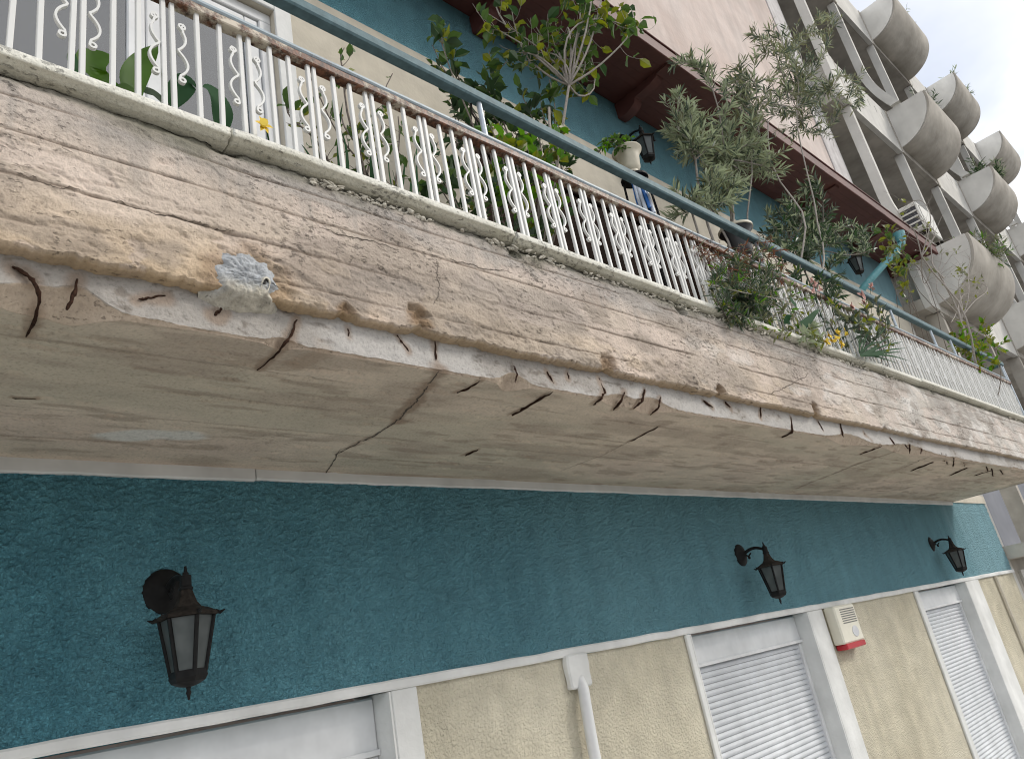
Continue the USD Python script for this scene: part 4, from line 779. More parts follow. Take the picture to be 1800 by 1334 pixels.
# blue and silver bundle
b0 = at_y(1120, 318, 1.93); b1 = at_y(1138, 372, 1.93)
bg = thing('cleaning_mop', 'blue-topped mop with silver and blue strands hung behind the handrail', 'mop')
obj('head', tube([b0 + [0, 0, 0.05], b0 + [0, 0, 0.02], b0, b0 + [0, 0, -0.03]], [0.012, 0.03, 0.042, 0.035], 10), 'tarp_blue', bg, smooth=True)
for k in range(9):
    a = k / 9 * 2 * math.pi; q = np.array([math.cos(a), math.sin(a), 0]) * 0.026
    obj('strand', tube([b0 + q + [0, 0, -0.02], (b0 + b1) / 2 + q * 1.3, b1 + q * 1.5 + [0, 0, -0.03 * (k % 3)]], 0.011, 7), 'tarp_blue' if k % 3 == 0 else 'tarp_silver', bg, smooth=True)
for (px, py, yy, r, look, lb) in ((262, 178, 2.02, 0.15, 'pot_black', 'black bowl pot of broad glossy leaves behind the railing'), (905, 395, 2.35, 0.17, 'terracotta', 'terracotta pot of the citrus tree behind the railing'), (1240, 478, 2.25, 0.17, 'terracotta', 'terracotta pot of the silvery shrub behind the railing'), (640, 300, 2.05, 0.13, 'terracotta', 'terracotta pot of bladed plants behind the railing'), (1420, 560, 2.2, 0.17, 'pot_black', 'black pot of the dark oleander behind the railing')):
    p = at_y(px, py, yy); top = CZ + 1.52 + 1.5 * r
    pot('flower_pot', lb, (p[0], yy, CZ + 1.522), [(0, 0), (0.7 * r, 0), (0.72 * r, 0.02), (0.95 * r, 1.25 * r), (1.03 * r, 1.27 * r), (1.06 * r, 1.5 * r), (0.96 * r, 1.52 * r), (0.9 * r, 1.35 * r), (0, 1.35 * r)], look, soil=False)

# ------------------------------------------------------------------ plants
def leaf_mesh(P, Dn, N, Ln, W, fold=0.25, curl=0.15, seg=2):
    """P base points, Dn directions, N normals, Ln lengths, W widths: one small folded leaf each."""
    P, Dn, N = map(np.asarray, (P, Dn, N)); n = len(P)
    Dn = Dn / (np.linalg.norm(Dn, axis=1, keepdims=True) + 1e-9); S = np.cross(Dn, N); S /= np.linalg.norm(S, axis=1, keepdims=True) + 1e-9; N = np.cross(S, Dn)
    Ln, W = np.broadcast_to(Ln, (n,))[:, None], np.broadcast_to(W, (n,))[:, None]
    rows = [(0.0, 0.0), (0.30, 0.85), (0.62, 0.90), (1.0, 0.0)]
    v = []
    for t, w in rows:
        c = P + Dn * Ln * t - N * Ln * curl * t * t
        if w == 0: v.append(c[:, None])
        else: v.append(np.stack([c - S * W * w / 2 + N * W * fold * w, c, c + S * W * w / 2 + N * W * fold * w], 1))
    v = np.concatenate(v, 1)        # 1 + 3 + 3 + 1 = 8 vertices
    f = np.array([(0, 1, 2), (0, 2, 3), (1, 4, 5), (1, 5, 2), (2, 5, 6), (2, 6, 3), (4, 7, 5), (5, 7, 6)])
    F = (f[None] + 8 * np.arange(n)[:, None, None]).reshape(-1, 3)
    return trimesh.Trimesh(v.reshape(-1, 3), F, process=False)
def curve(a, b, sag, g, n=9, wob=0.03):
    t = np.linspace(0, 1, n)[:, None]; m = (a + b) / 2 + np.array(sag); p = (1 - t) ** 2 * a + 2 * t * (1 - t) * m + t * t * b
    w = np.cumsum(g.normal(0, 1, (n, 3)), 0); w -= np.linspace(0, 1, n)[:, None] * w[-1]; w[1:-1] = (w[:-2] + w[1:-1] + w[2:]) / 3; w[1:-1] = (w[:-2] + w[1:-1] + w[2:]) / 3; return p + w * wob * np.linalg.norm(b - a) / n ** 0.5 * np.sin(np.pi * t)
PER, LSC = 1.5, 1.45
def shrub(name, label, cat_, base, tips, leaf_look, bark, L, Wd, per, twigs=(5, 0.22), stem_r=0.010, start=0.35, seed=0, droop=0.0, up=0.2, spread=0.9, extra=None, twig_r=0.0022, sag=(0, 0, 0.05), leafless=0.0, hubs=()):
    """Stems from base to each tip, twigs off the outer part of each stem, leaves along twigs and stem ends."""
    g = np.random.default_rng(seed); base = np.asarray(base, float); t = thing(name, label, cat_, base)
    stems, P, Dn, N = [], [], [], []
    H = [np.asarray(h, float) - base for h in hubs]
    for h in H:
        stems.append(tube(curve(np.zeros(3), h, g.normal(0, 0.05, 3), g, 12, 0.12), np.linspace(stem_r * 1.5, stem_r * 0.9, 12), 7))
    for tip in tips:
        tip = np.asarray(tip, float); o_ = min(H, key=lambda q: np.linalg.norm(tip - base - q)) if H else np.zeros(3)
        c = curve(o_, tip - base, np.array(sag) * g.normal(1, 0.4) + g.normal(0, 0.05, 3) + g.normal(0, 0.09, 3) * np.linalg.norm(tip - base), g, 12, 0.10)
        stems.append(tube(c, np.linspace(stem_r * (0.8 if H else 1.0), twig_r * 1.2, len(c)), 6))
        lines = [(c, min(start + 0.25, 0.88))]
        for k in range(twigs[0]):
            s = g.uniform(start, 0.97); i = int(s * 11); d = c[min(i + 1, 11)] - c[i]; d /= np.linalg.norm(d) + 1e-9
            w = g.normal(0, 1, 3); w -= d * (w @ d) * 0.5; w /= np.linalg.norm(w); q = d * 0.8 + w * spread + np.array([0, 0, up]); q /= np.linalg.norm(q)
            tl = twigs[1] * g.uniform(0.5, 1.2) * (1.15 - 0.5 * s); tw = curve(c[i], c[i] + q * tl, (0, 0, -droop * tl), g, 7, 0.10); stems.append(tube(tw, np.linspace(twig_r, twig_r * 0.5, 7), 4)); lines.append((tw, 0.1))
        for c_, s0 in lines:
            if g.random() < leafless: continue
            seg = np.linalg.norm(np.diff(c_, axis=0), axis=1).sum(); k = max(2, int(per * PER * seg * (1 - s0)))
            for s in np.sort(g.uniform(s0, 1.0, k)):
                f = s * (len(c_) - 1); i = min(int(f), len(c_) - 2); p = c_[i] + (c_[i + 1] - c_[i]) * (f - i); d = c_[i + 1] - c_[i]; d /= np.linalg.norm(d) + 1e-9
                w = g.normal(0, 1, 3); w -= d * (w @ d); w /= np.linalg.norm(w) + 1e-9
                q = d * g.uniform(0.3, 0.9) + w * g.uniform(0.4, 1.0) + np.array([0, 0, up - droop]); P.append(p); Dn.append(q); nn = g.normal(0, 0.55, 3) + [0, 0, 1]; N.append(nn)
    n = len(P); P, Dn, N = np.array(P), np.array(Dn), np.array(N); ln = L * g.uniform(0.42, 1.30, n) * LSC
    obj('stem', cat(stems), bark, t, smooth=True)
    pick = g.random(n); frac = (extra or {}).items(); lo = 0.0
    for lk, fr in list(frac):
        sel = (pick >= lo) & (pick < lo + fr); lo += fr
        if sel.sum() > 1: obj('foliage', leaf_mesh(P[sel], Dn[sel], N[sel], ln[sel], Wd * ln[sel] / L), lk, t, kind='stuff')
    sel = pick >= lo
    if sel.sum() > 1: obj('foliage', leaf_mesh(P[sel], Dn[sel], N[sel], ln[sel], Wd * ln[sel] / L), leaf_look, t, kind='stuff')
    return t
ty = lambda px, Y: [at_y(x, y, Y if np.isscalar(Y) else Y[k]) for k, (x, y) in enumerate(px)]
fl = CZ + 1.70
def on_floor(px, py, Y): p = at_y(px, py, Y); return np.array([p[0], Y, fl])

# broad glossy leaves at the left, each a part
bl = thing('broad_leaf_plant', 'broad bright green strap leaves behind the left end of the railing', 'plant', on_floor(262, 178, 2.02))
o0 = np.array(on_floor(262, 178, 2.02))
def strap(pix, Y, w, look, lab=None):
    P = np.array([at_y(x, y, Y) for x, y in pix]) - o0; n = 14; tp = np.linspace(0, 1, len(P)); tq = np.linspace(0, 1, n)
    Q = np.stack([np.interp(tq, tp, P[:, k]) for k in range(3)], 1)
    for _ in range(3): Q[1:-1] = (Q[:-2] + 2 * Q[1:-1] + Q[2:]) / 4
    d = np.gradient(Q, axis=0); d /= np.linalg.norm(d, axis=1, keepdims=True); s = np.cross(d, [0.25, -1, 0.35]); s /= np.linalg.norm(s, axis=1, keepdims=True); nn = np.cross(s, d)
    prof = np.sin(np.pi * np.clip(0.12 + 0.88 * tq, 0, 1)) ** 0.7 * w / 2
    v = np.stack([Q - s * prof[:, None] + nn * prof[:, None] * 0.3, Q, Q + s * prof[:, None] + nn * prof[:, None] * 0.3], 1).reshape(-1, 3)
    obj('leaf', (v, grid_faces(n, 3)), look, bl, smooth=True, label=lab)
strap([(240, 190), (170, 145), (150, 110), (198, 98)], 2.0, 0.11, 'leaf_bright', 'bright green folded leaf'); strap([(232, 185), (225, 150), (245, 115), (278, 80)], 1.98, 0.085, 'leaf_bright')
strap([(250, 190), (222, 160), (205, 152)], 1.95, 0.07, 'leaf_bright'); strap([(290, 190), (310, 165), (330, 142), (345, 155)], 2.0, 0.08, 'leaf_blade'); strap([(385, 230), (388, 190), (370, 160), (355, 152)], 2.05, 0.10, 'leaf_blade')
strap([(140, 150), (130, 115), (126, 90)], 2.1, 0.06, 'leaf_blade'); strap([(300, 195), (268, 165), (245, 160)], 1.99, 0.05, 'leaf_dark')
# daffodil
dfp = at_y(462, 222, 1.80); df = thing('daffodil', 'single yellow daffodil drooping between the white balusters', 'flower', (dfp[0] + 0.08, 1.95, fl - 0.06))
rel = dfp - np.array([dfp[0] + 0.08, 1.95, fl - 0.06])
obj('stalk', tube([(0, 0, 0), (0.0, -0.05, 0.12), rel + [0.03, 0.03, 0.02], rel + [0.012, 0.006, 0.0]], 0.003, 6), 'leaf_blade', df)
for k in range(6):
    a = k * math.pi / 3; w_ = np.array([0.3 * math.cos(a) - 0.3, -0.4 + 0.2 * math.cos(a), math.sin(a)])
    obj('petal', leaf_mesh([rel], [np.array([math.cos(a) * 0.8, -0.35, math.sin(a)])], [(0, -1, 0.2)], 0.034, 0.017), 'petal_yellow', df)
tr = tube([rel, rel + [-0.008, -0.024, -0.004]], [0.008, 0.014], 10); obj('trumpet', tr, 'petal_yellow', df)
# sword leaved plants
def blades(name, label, pix, Y, seed, look='leaf_blade', w=0.022, tips=None):
    g = np.random.default_rng(seed); b0 = on_floor(*pix[0][0], Y); b0[2] -= 0.05; t = thing(name, label, 'plant', b0)
    for a, b in pix:
        p0 = at_y(*a, Y); p1 = at_y(*b, Y + g.normal(0, 0.06)); Q = curve(p0 - b0, p1 - b0, (g.normal(0, .02), g.normal(0, .02), 0.03), g, 9, 0.02)
        d = np.gradient(Q, axis=0); s = np.cross(d, [g.normal(0, .5), -1, 0]); s /= np.linalg.norm(s, axis=1, keepdims=True); ww = (w / 2 * np.linspace(1, 0.0, 9) ** 0.6)[:, None]
        obj('blade', (np.stack([Q - s * ww, Q + [0, -0.002, 0], Q + s * ww], 1).reshape(-1, 3), grid_faces(9, 3)), look, t, smooth=True)
    return t
blades('iris_plant', 'dark sword-leaved clump behind the balusters beside the balcony door', [((575, 310), (528, 200)), ((580, 310), (545, 235)), ((600, 315), (603, 180)), ((610, 320), (590, 215)), ((640, 325), (612, 175)), ((630, 320), (655, 225)), ((655, 330), (640, 190)), ((560, 300), (530, 255)), ((650, 325), (668, 260))], 2.0, 1)
blades('iris_plant', 'small sparse sword-leaved clump against the cream wall behind balusters', [((690, 335), (682, 270)), ((705, 340), (712, 275)), ((722, 345), (731, 265)), ((700, 338), (690, 300)), ((735, 345), (733, 250)), ((755, 350), (748, 290))], 2.1, 2, w=0.016)
# thorny bare shrub
shrub('thorn_shrub', 'sparse thorny shrub with few leaves behind railing before cream wall', 'shrub', on_floor(640, 300, 2.05), ty([(500, 165), (545, 135), (605, 85), (600, 200), (690, 130), (665, 190), (700, 205), (545, 210), (655, 240)], 2.1), 'leaf_citrus', 'bark', 0.036, 0.02, 5, twigs=(6, 0.12), stem_r=0.006, seed=3, extra={'leaf_yellow': 0.25}, spread=1.2)
# citrus tree
shrub('citrus_tree', 'yellow-green citrus tree rising over the handrail under the eave', 'tree', on_floor(905, 395, 2.35), ty([(860, 55), (900, 20), (945, 60), (985, 50), (1020, 20), (1060, 40), (1105, 10), (1120, 60), (930, 100), (880, 120), (970, 85), (1040, 90), (905, -25), (960, -30), (1015, -30), (1065, -20), (850, 20), (1000, 70)], [2.2, 2.1, 2.2, 2.1, 2.0, 1.9, 1.85, 1.8, 2.3, 2.4, 2.2, 1.95, 2.1, 2.0, 1.95, 1.9, 2.2, 2.1]), 'leaf_citrus', 'bark_pale', 0.056, 0.037, 15, twigs=(7, 0.26), hubs=ty([(885, 250), (925, 215), (965, 190), (1000, 150)], [2.3, 2.25, 2.15, 2.05]), stem_r=0.009, start=0.42, seed=4, extra={'leaf_yellow': 0.30, 'leaf_dark': 0.14}, droop=0.45, up=0.1)
shrub('citrus_sapling', 'small dark-leaved sapling standing alone left of the citrus tree', 'tree', on_floor(850, 320, 2.45), ty([(760, 80), (785, 60), (800, 105), (770, 120), (790, 160), (775, 30)], 2.5), 'leaf_dark', 'bark', 0.065, 0.040, 22, twigs=(5, 0.16), stem_r=0.008, start=0.68, seed=5, extra={'leaf_yellow': 0.10, 'leaf_citrus': 0.3}, droop=0.3)
shrub('leafy_shrub', 'dense dark shrub in the lower crown behind the handrail, under citrus', 'shrub', on_floor(900, 390, 2.45), ty([(850, 130), (875, 170), (910, 150), (950, 165), (900, 200), (860, 90), (930, 190), (965, 140), (845, 175)], 2.5), 'leaf_dark', 'bark', 0.065, 0.035, 26, twigs=(6, 0.20), stem_r=0.009, start=0.55, seed=6, extra={'leaf_citrus': 0.35, 'leaf_yellow': 0.05}, droop=0.2)
shrub('lime_shrub', 'bright yellow-green low shrub between rusty rail and blue handrail', 'shrub', on_floor(930, 400, 2.15), ty([(860, 220), (900, 235), (935, 245), (960, 260), (985, 215), (910, 255), (950, 280), (870, 300), (840, 290), (900, 320), (800, 290)], 2.15), 'leaf_bright', 'bark', 0.055, 0.042, 26, twigs=(5, 0.14), stem_r=0.006, start=0.5, seed=7, extra={'leaf_yellow': 0.45, 'leaf_dark': 0.15})
shrub('dark_vine', 'dark leafy vine behind the balusters below the lime shrub', 'shrub', on_floor(820, 380, 2.1), ty([(770, 250), (790, 330), (815, 290), (850, 350), (760, 300), (880, 300), (840, 390), (900, 350), (745, 340), (960, 400), (1000, 380)], 2.15), 'leaf_dark', 'bark', 0.05, 0.034, 20, twigs=(5, 0.16), stem_r=0.005, start=0.3, seed=8, extra={'leaf_citrus': 0.35})
shrub('small_herb', 'small green herb growing in the cream urn', 'plant', c + np.array([0, 0, 0.185]), ty([(1060, 250), (1075, 258), (1085, 245), (1050, 268), (1095, 255)], 1.97), 'leaf_citrus', 'bark', 0.03, 0.018, 70, twigs=(4, 0.06), stem_r=0.003, start=0.2, seed=9, extra={'leaf_bright': 0.3})
# big silvery shrub
shrub('silver_shrub', 'tall silvery narrow-leaved shrub towering over the handrail before the eave', 'shrub', on_floor(1240, 478, 2.25), ty([(1180, 115), (1198, 165), (1212, 262), (1225, 250), (1250, 255), (1245, 310), (1290, 260), (1320, 290), (1345, 270), (1300, 330), (1265, 200), (1280, 330), (1222, 210), (1340, 240), (1230, 340), (1310, 220), (1350, 320), (1280, 280)], 1.95), 'leaf_silver', 'bark_pale', 0.060, 0.010, 105, twigs=(11, 0.22), hubs=ty([(1215, 370), (1245, 345), (1285, 370), (1222, 280), (1275, 280)], [2.1, 2.05, 2.05, 2.0, 2.0]), stem_r=0.009, start=0.10, seed=10, extra={'leaf_grey': 0.18, 'leaf_olive': 0.12}, spread=1.1, up=0.3)
shrub('willow_leaf_shrub', 'airy narrow-leaved branch spreading across the pink wall', 'shrub', on_floor(1330, 500, 2.1), ty([(1320, 60), (1345, 50), (1300, 110), (1360, 120), (1330, 150), (1385, 90), (1400, 130), (1395, 180), (1440, 30), (1450, 60), (1370, 170), (1310, 170), (1480, 190), (1500, 195), (1425, 170), (1290, 150)], 1.75), 'leaf_olive', 'bark_pale', 0.062, 0.009, 78, twigs=(10, 0.26), hubs=ty([(1318, 250), (1350, 215), (1400, 190)], [1.9, 1.85, 1.8]), stem_r=0.006, start=0.10, seed=11, extra={'leaf_grey': 0.35, 'leaf_silver': 0.2}, spread=1.3, up=0.25)
shrub('oleander', 'dark oleander crown over the handrail right of the silvery shrub', 'shrub', on_floor(1420, 560, 2.2), ty([(1380, 350), (1410, 330), (1430, 340), (1400, 390), (1440, 370), (1360, 400), (1470, 410), (1490, 400), (1510, 420), (1440, 430), (1380, 440), (1420, 460), (1350, 440), (1460, 450), (1520, 410)], 2.0), 'leaf_grey', 'bark', 0.058, 0.012, 70, twigs=(11, 0.24), hubs=ty([(1405, 460), (1440, 440), (1390, 420)], [2.1, 2.05, 2.05]), stem_r=0.007, start=0.12, seed=12, extra={'leaf_dark': 0.3, 'leaf_silver': 0.3}, up=0.25)
shrub('dry_creeper', 'rust-brown dry creeper hanging along the rusty rail', 'shrub', on_floor(1270, 480, 1.95), ty([(1205, 405), (1225, 415), (1250, 420), (1280, 430), (1310, 425), (1335, 415), (1270, 445), (1290, 450), (1240, 440), (1220, 430), (1300, 440), (1345, 425)], 1.80), 'leaf_dry', 'bark', 0.045, 0.006, 75, twigs=(7, 0.14), stem_r=0.003, start=0.55, seed=13, extra={'leaf_olive': 0.15}, droop=0.5, up=-0.1, spread=1.2)
shrub('rosemary', 'bushy green needle-leaved plant spilling out through the balusters', 'shrub', on_floor(1300, 560, 1.9), ty([(1255, 520), (1280, 490), (1300, 460), (1330, 450), (1350, 470), (1340, 500), (1310, 520), (1280, 540), (1260, 480), (1370, 460), (1325, 540), (1360, 510), (1300, 500)], 1.72), 'leaf_dark', 'bark', 0.040, 0.006, 170, twigs=(9, 0.15), stem_r=0.004, start=0.25, seed=14, extra={'leaf_grey': 0.42, 'leaf_bright': 0.08, 'leaf_olive': 0.22}, spread=1.0)
shrub('trailing_daisy', 'thin pale trailing stems with yellowish leaves before the white balusters', 'shrub', on_floor(1420, 570, 1.9), ty([(1255, 470), (1250, 500), (1262, 530), (1345, 560), (1375, 545), (1390, 500), (1350, 530), (1400, 520), (1330, 575)], 1.73), 'leaf_olive', 'bark_pale', 0.028, 0.010, 50, twigs=(7, 0.13), stem_r=0.003, start=0.4, seed=15, extra={'leaf_bright': 0.2, 'leaf_yellow': 0.2})
def blooms(name, label, pix, Y, look, r, seed, base):
    g = np.random.default_rng(seed); b = np.asarray(base, float); t = thing(name, label, 'flower', b)
    for (x, y) in pix:
        p = at_y(x, y, Y) - b
        obj('stalk', tube(curve(np.zeros(3), p, (0, 0, 0.03), g, 8, 0.05), 0.0022, 5), 'leaf_blade', t)
        k = 7; an = g.uniform(0, 6.28, k); Dn = np.stack([np.cos(an), -0.4 + g.normal(0, .4, k), np.sin(an)], 1)
        obj('bloom', leaf_mesh(np.repeat(p[None], k, 0), Dn, g.normal(0, 0.4, (k, 3)) + [0, -1, 0.3], r, r * 0.7), look, t)
    return t
blooms('pink_flower', 'small pinkish blooms among white balusters right of the needle plant', [(1425, 492), (1432, 500), (1440, 508), (1428, 512), (1345, 505), (1352, 520)], 1.76, 'petal_pink', 0.030, 16, on_floor(1440, 560, 1.9))
blooms('rose_bush', 'pale pink roses standing above the rusty rail at the far end', [(1515, 520), (1530, 505), (1520, 535), (1495, 540)], 1.80, 'petal_pink', 0.05, 17, on_floor(1530, 620, 1.95))
shrub('rose_foliage', 'leafy rose stems rising through the far balusters', 'shrub', on_floor(1530, 620, 1.95), ty([(1500, 545), (1520, 540), (1540, 530), (1480, 555), (1460, 570), (1550, 545), (1510, 570), (1490, 560)], 1.78), 'leaf_grey', 'bark', 0.05, 0.02, 40, twigs=(6, 0.2), stem_r=0.004, start=0.3, seed=18, extra={'leaf_olive': 0.3, 'leaf_yellow': 0.15})
blooms('yellow_flower', 'cluster of yellow blooms drooping over the coping at the far end', [(1455, 590), (1462, 600), (1470, 596), (1478, 605), (1452, 602), (1485, 583), (1470, 585)], 1.72, 'petal_yellow', 0.036, 19, on_floor(1490, 620, 1.88))
blades('spider_plant', 'arching grassy clump hanging out over the coping at the far end', [((1515, 625), (1590, 600)), ((1515, 625), (1585, 620)), ((1512, 622), (1560, 570)), ((1512, 622), (1540, 560)), ((1510, 620), (1520, 560)), ((1515, 625), (1600, 635)), ((1512, 625), (1580, 640)), ((1512, 622), (1500, 575)), ((1515, 625), (1570, 590)), ((1514, 624), (1555, 635)), ((1512, 622), (1550, 600)), ((1512, 622), (1530, 580)), ((1512, 622), (1595, 612)), ((1510, 620), (1508, 590))], 1.72, 20, w=0.022)
blades('canna', 'two broad dark upright leaves against the far white balusters', [((1408, 575), (1440, 545)), ((1400, 540), (1388, 510)), ((1384, 570), (1392, 555))], 1.74, 21, w=0.07)
shrub('variegated_plant', 'pale variegated tuft at the foot of the far balusters', 'plant', on_floor(1430, 595, 1.85), ty([(1410, 590), (1425, 580), (1440, 590), (1430, 600), (1418, 600)], 1.73), 'leaf_silver', 'bark', 0.05, 0.014, 70, twigs=(4, 0.08), stem_r=0.003, start=0.3, seed=22, extra={'leaf_yellow': 0.3})
shrub('yellow_vine', 'dark vine with yellowing leaves hanging under the end of the eave', 'shrub', on_floor(1640, 640, 2.3), ty([(1555, 400), (1565, 420), (1550, 425), (1570, 440), (1585, 410), (1575, 460), (1545, 405)], 2.1), 'leaf_yellow', 'bark', 0.065, 0.045, 12, twigs=(5, 0.3), stem_r=0.006, start=0.8, seed=23, extra={'leaf_citrus': 0.4, 'leaf_olive': 0.2})
shrub('bare_tree', 'thin nearly bare tree with sparse yellow leaves before the concrete bays', 'tree', on_floor(1700, 640, 2.0), ty([(1600, 400), (1630, 390), (1590, 360), (1650, 420), (1680, 440), (1700, 450), (1695, 475), (1720, 500), (1640, 470), (1610, 380), (1740, 520), (1760, 440)], 1.75), 'leaf_yellow', 'bark_pale', 0.055, 0.028, 7, twigs=(8, 0.45), hubs=ty([(1690, 560), (1650, 480), (1620, 450)], [1.9, 1.8, 1.8]), stem_r=0.010, start=0.15, seed=24, extra={'leaf_olive': 0.5}, leafless=0.65)
shrub('lime_foliage', 'yellow-green bush at the far end of the balcony', 'shrub', on_floor(1705, 640, 1.95), ty([(1690, 585), (1700, 570), (1715, 590), (1705, 600), (1690, 600), (1720, 575)], 1.85), 'leaf_yellow', 'bark', 0.055, 0.028, 40, twigs=(6, 0.25), stem_r=0.006, start=0.4, seed=25, extra={'leaf_bright': 0.4})
shrub('potted_fern', 'feathery dark green plant above the rail between the shrubs', 'plant', on_floor(1420, 560, 1.95), ty([(1395, 480), (1440, 490), (1460, 510), (1420, 505), (1480, 520), (1470, 500)], 1.85), 'leaf_dark', 'bark', 0.05, 0.012, 70, twigs=(6, 0.16), stem_r=0.004, start=0.4, seed=26, extra={'leaf_yellow': 0.12, 'leaf_grey': 0.3})

# ------------------------------------------------------------------ the neighbouring concrete block of bays
Y0, YB = 2.62, 3.95
bays = [12.80, 15.55, 17.70, 20.25, 22.55, 24.9, 27.3, 29.7]
bays = [12.95, 15.55, 17.75, 20.3, 22.55, 24.9, 27.3, 29.7]
ROWS = [CZ + 0.35, CZ + 4.18, CZ + 8.36, CZ + 12.50]
ZT = CZ + 13.1
XN = XE + 0.02
block = thing('apartment_block', 'grey concrete apartment block with alternating half-barrel balconies next door', 'apartment block')
obj('rear_wall', bx(XN, 30, YB, YB + 0.3, 0, ZT), 'bay_recess', block, label='grey-blue wall recessed behind the balconies')
obj('flank_wall', bx(XN, XN + 0.2, YW + 0.02, YB - 0.003, 0, ZT), 'bay_panel', block)
obj('block_roof', bx(XN, 30.2, YB - 0.1, 11, ZT + 0.003, ZT + 0.25, 0.02), 'bay_concrete', block)
obj('ground_wall', bx(XN + 0.203, 30, 3.15, 3.45, 0, ROWS[0] - 0.003), 'bay_concrete', block)
th = np.linspace(-0.42, np.pi / 2, 22)
def barrel(x0, x1, zb, label=None):
    zt = zb + 0.93; ry, rz = 0.78, 0.80; zc = zb + rz
    oy, oz = Y0 - ry * np.cos(th) ** 0.9 if False else Y0 - ry * np.cos(th), zc - rz * np.sin(th)
    sel = oz <= zt; oy, oz = oy[sel], oz[sel]
    iy, iz = Y0 - (ry - 0.07) * np.cos(th), zc - (rz - 0.07) * np.sin(th); iy, iz = iy[iz <= zt], iz[iz <= zt]
    poly = Polygon(list(zip(oy, oz)) + [(Y0, iz[-1])] + list(zip(iy[::-1], iz[::-1])))
    b = obj('barrel_balcony', side(poly.buffer(0), x0, x1), 'bay_concrete', block, smooth=25, label=label)
    pin = Polygon(list(zip(oy * 1 + 0.045, oz + 0.0)) + [(Y0 - 0.002, zb + 0.02), (Y0 - 0.002, zt - 0.03)]).buffer(0)
    pin = pin.intersection(sbox(0, zb - 1, Y0 - 0.002, zt - 0.03))
    for xa_, xb_ in ((x0 - 0.035, x0 + 0.04), (x1 - 0.04, x1 + 0.035)):
        obj('side_panel', side(pin, xa_, xb_), 'bay_panel', b)
for r, zb in enumerate(ROWS):
    sl = obj('floor_slab', bx(XN + 0.002, 30, Y0 + 0.10, YB - 0.003, zb - 0.14, zb + 0.04), 'bay_concrete', block)
    for k in range(len(bays) - 1):
        x0, x1 = bays[k] + 0.09, bays[k + 1] - 0.04
        if r == 0: continue
        if (r + k) % 2 == 1:
            barrel(x0, x1, zb)
            obj('bay_soffit', bx(x0, x1, Y0 + 0.001, Y0 + 0.097, zb - 0.14, zb + 0.02), 'bay_concrete', block)
        else:
            poly = sbox(x0, zb - 0.16, x1, zb + 0.90)
            if k in (0, 2, 4):
                for q in range(6):
                    xx = x0 + 0.35 + q * (x1 - x0 - 0.7) / 5; zz_ = zb + 0.62
                    poly = poly.difference(sbox(xx - 0.02, zz_ - 0.09, xx + 0.02, zz_ + 0.07))
            pnl = obj('parapet_panel', panel(poly, Y0, Y0 + 0.09), 'bay_panel', block)
            if k in (0, 2, 4): obj('slot_backing', bx(x0 + 0.1, x1 - 0.1, Y0 + 0.0905, Y0 + 0.097, zb + 0.4, zb + 0.8), 'ac_dark', pnl)
    if r:
        obj('parapet_return', bx(XN + 0.203, XN + 0.29, Y0 + 0.10, YW + 0.6, zb + 0.042, zb + 0.90), 'bay_panel', block)
        obj('parapet_return', bx(XN + 0.005, bays[0] - 0.03, Y0 - 0.02, Y0 + 0.095, zb - 0.14, zb + 0.92), 'bay_panel', block)
    # fins between this storey and the next, curving outward at their foot
    ztop = (ROWS[r + 1] - 0.02) if r + 1 < len(ROWS) else zb + 1.3
    zf = zb + 0.0 if r else 0.0
    for k, xk in enumerate(bays):
        if r == len(ROWS) - 1:
            obj('fin_foot', bx(xk - 0.03, xk + 0.085, Y0 - 0.012, Y0 + 0.097, zb - 0.16, zb + 0.92), 'bay_concrete', block); continue
        if r == 0:
            prof = [(Y0 + 0.0, 0.0), (Y0 + 0.22, 0.0), (Y0 + 0.22, ztop - 0.125), (Y0, ztop - 0.125)]
            obj('fin', side(Polygon(prof), xk - 0.03, xk + 0.085), 'bay_concrete', block); continue
        zs_ = np.linspace(zb + 0.93, ztop - 0.125, 22); fo = np.clip(1 - (zs_ - zs_[0]) / 1.25, 0, 1) ** 2 * (0.34 if k or r == 1 else 0.0)
        wd = 0.16
        prof = [(Y0 + 0.02 - f, z) for f, z in zip(fo, zs_)] + [(Y0 + 0.02 - f + wd, z) for f, z in list(zip(fo * 0.93, zs_))[::-1]]
        obj('fin', side(Polygon(prof).buffer(0), xk - 0.03, xk + 0.085), 'bay_panel', block)
        obj('fin_foot', bx(xk - 0.03, xk + 0.085, Y0 - 0.012, Y0 + 0.097, zb - 0.16, zb + 0.92), 'bay_concrete', block)
    for k in range(len(bays) - 1):      # balcony windows in the recess
        a, b = bays[k] + 0.5, bays[k + 1] - 0.5
        z0 = (zb + 0.1) if r else 0.9
        yw = YB if r else 3.15
        if r == len(ROWS) - 1: continue
        zt_ = (zb + 2.5) if r else 2.15
        w_ = obj('bay_window', cat([bx(a, a + 0.07, yw - 0.04, yw - 0.003, z0, zt_), bx(b - 0.07, b, yw - 0.04, yw - 0.003, z0, zt_), bx(a + .072, b - .072, yw - 0.04, yw - 0.003, zt_ - 0.07, zt_), bx((a + b) / 2 - .03, (a + b) / 2 + .03, yw - 0.04, yw - 0.003, z0, zt_ - .072)]), 'ac_white', block)
        obj('pane', bx(a + 0.072, b - 0.072, yw - 0.012, yw - 0.006, z0, zt_ - 0.072), 'ac_dark', w_)

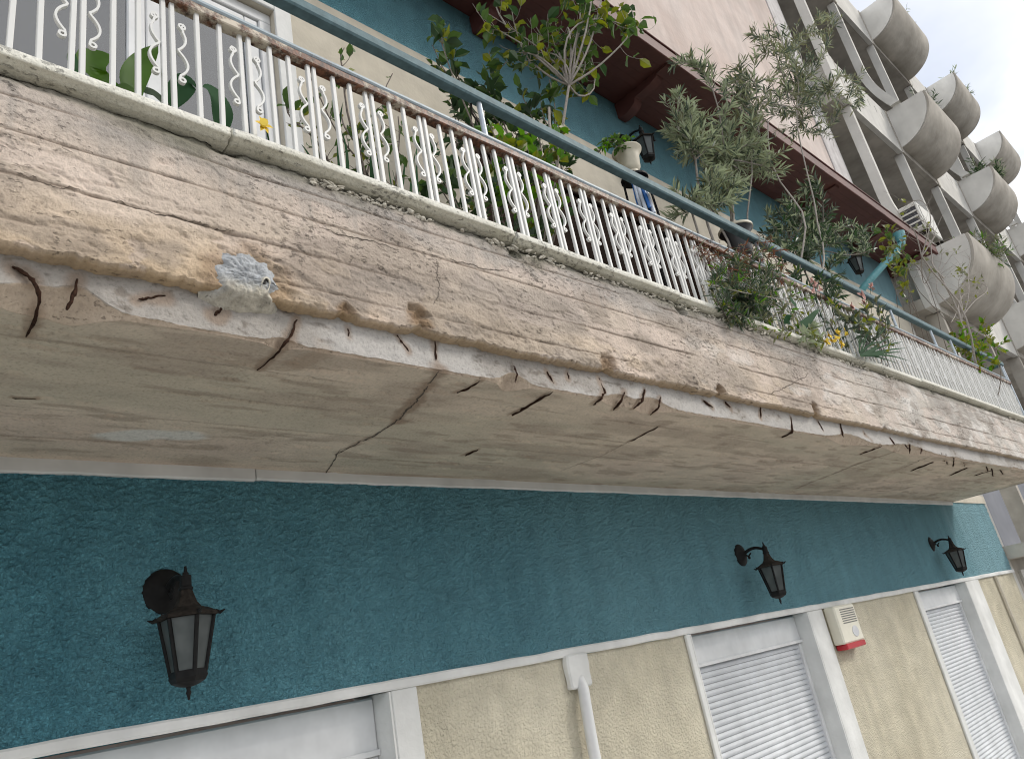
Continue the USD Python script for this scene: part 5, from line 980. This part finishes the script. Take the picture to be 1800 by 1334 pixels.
# air-conditioning unit on the nearest bay
ac = thing('air_conditioner', 'white air-conditioning unit with dark louvred grille above the nearest bay', 'air conditioner', (0, 0, 0))
q0 = at_y(1612, 408, 2.45)
ax, az = q0[0], q0[2]
obj('casing', bx(ax, ax + 0.85, 2.30, 2.60, az, az + 0.52, 0.02), 'ac_white', ac)
obj('grille_back', bx(ax - 0.004, ax + 0.01, 2.33, 2.57, az + 0.05, az + 0.47), 'ac_dark', ac)
for k in range(5): obj('louvre', bx(ax - 0.014, ax - 0.005, 2.32, 2.58, az + 0.045 + k * 0.098, az + 0.075 + k * 0.098, 0.003), 'ac_white', ac)
obj('grille_front', bx(ax + 0.1, ax + 0.6, 2.290, 2.2985, az + 0.06, az + 0.46), 'ac_white', ac)
obj('bracket', cat([bx(ax + 0.05, ax + 0.1, 2.3, 2.72, az - 0.06, az - 0.002), bx(ax + 0.8, ax + 0.85, 2.3, 2.72, az - 0.06, az - 0.002)]), 'iron_rusty', ac)

# planting on the bays
def bay_plant(k, r, label, seed, look='leaf_grey', n=14, h=0.35, xs=(0.02, 0.98), L=0.10, extra=None, drop=0.0):
    g = np.random.default_rng(seed); x0, x1 = bays[k] + 0.1, bays[k + 1] - 0.05; zt = ROWS[r] + 0.86; base = np.array([(x0 + x1) / 2, Y0 - 0.35, zt - 0.1])
    tips = [np.array([x0 + (x1 - x0) * g.uniform(*xs), Y0 - g.uniform(0.30, 0.90), zt + g.uniform(0.1, h) - drop]) for _ in range(n)]
    shrub('balcony_plant', label, 'plant', base, tips, look, 'bark', L, L * 0.16, 34, twigs=(7, 0.32), stem_r=0.008, start=0.3, seed=seed, extra=extra or {'leaf_dark': 0.3, 'leaf_silver': 0.3})
bay_plant(2, 3, 'wispy plants along the rim of the topmost barrel balcony', 201, 'leaf_silver', 9, 0.4)
bay_plant(1, 2, 'low green plants at the rim of the middle barrel balcony', 202, 'leaf_grey', 6, 0.2, (0.0, 0.5))
bay_plant(4, 3, 'dry wispy plants on the barrel balcony against bright sky', 203, 'leaf_silver', 10, 0.35)
bay_plant(3, 2, 'dense green plants crowning the right-hand barrel balcony', 204, 'leaf_dark', 12, 0.5)
bay_plant(0, 1, 'trailing green plants spilling from the lowest nearest barrel balcony', 205, 'leaf_olive', 12, 0.25, (0.0, 0.8), extra={'leaf_bright': 0.2, 'leaf_grey': 0.3}, drop=0.05)
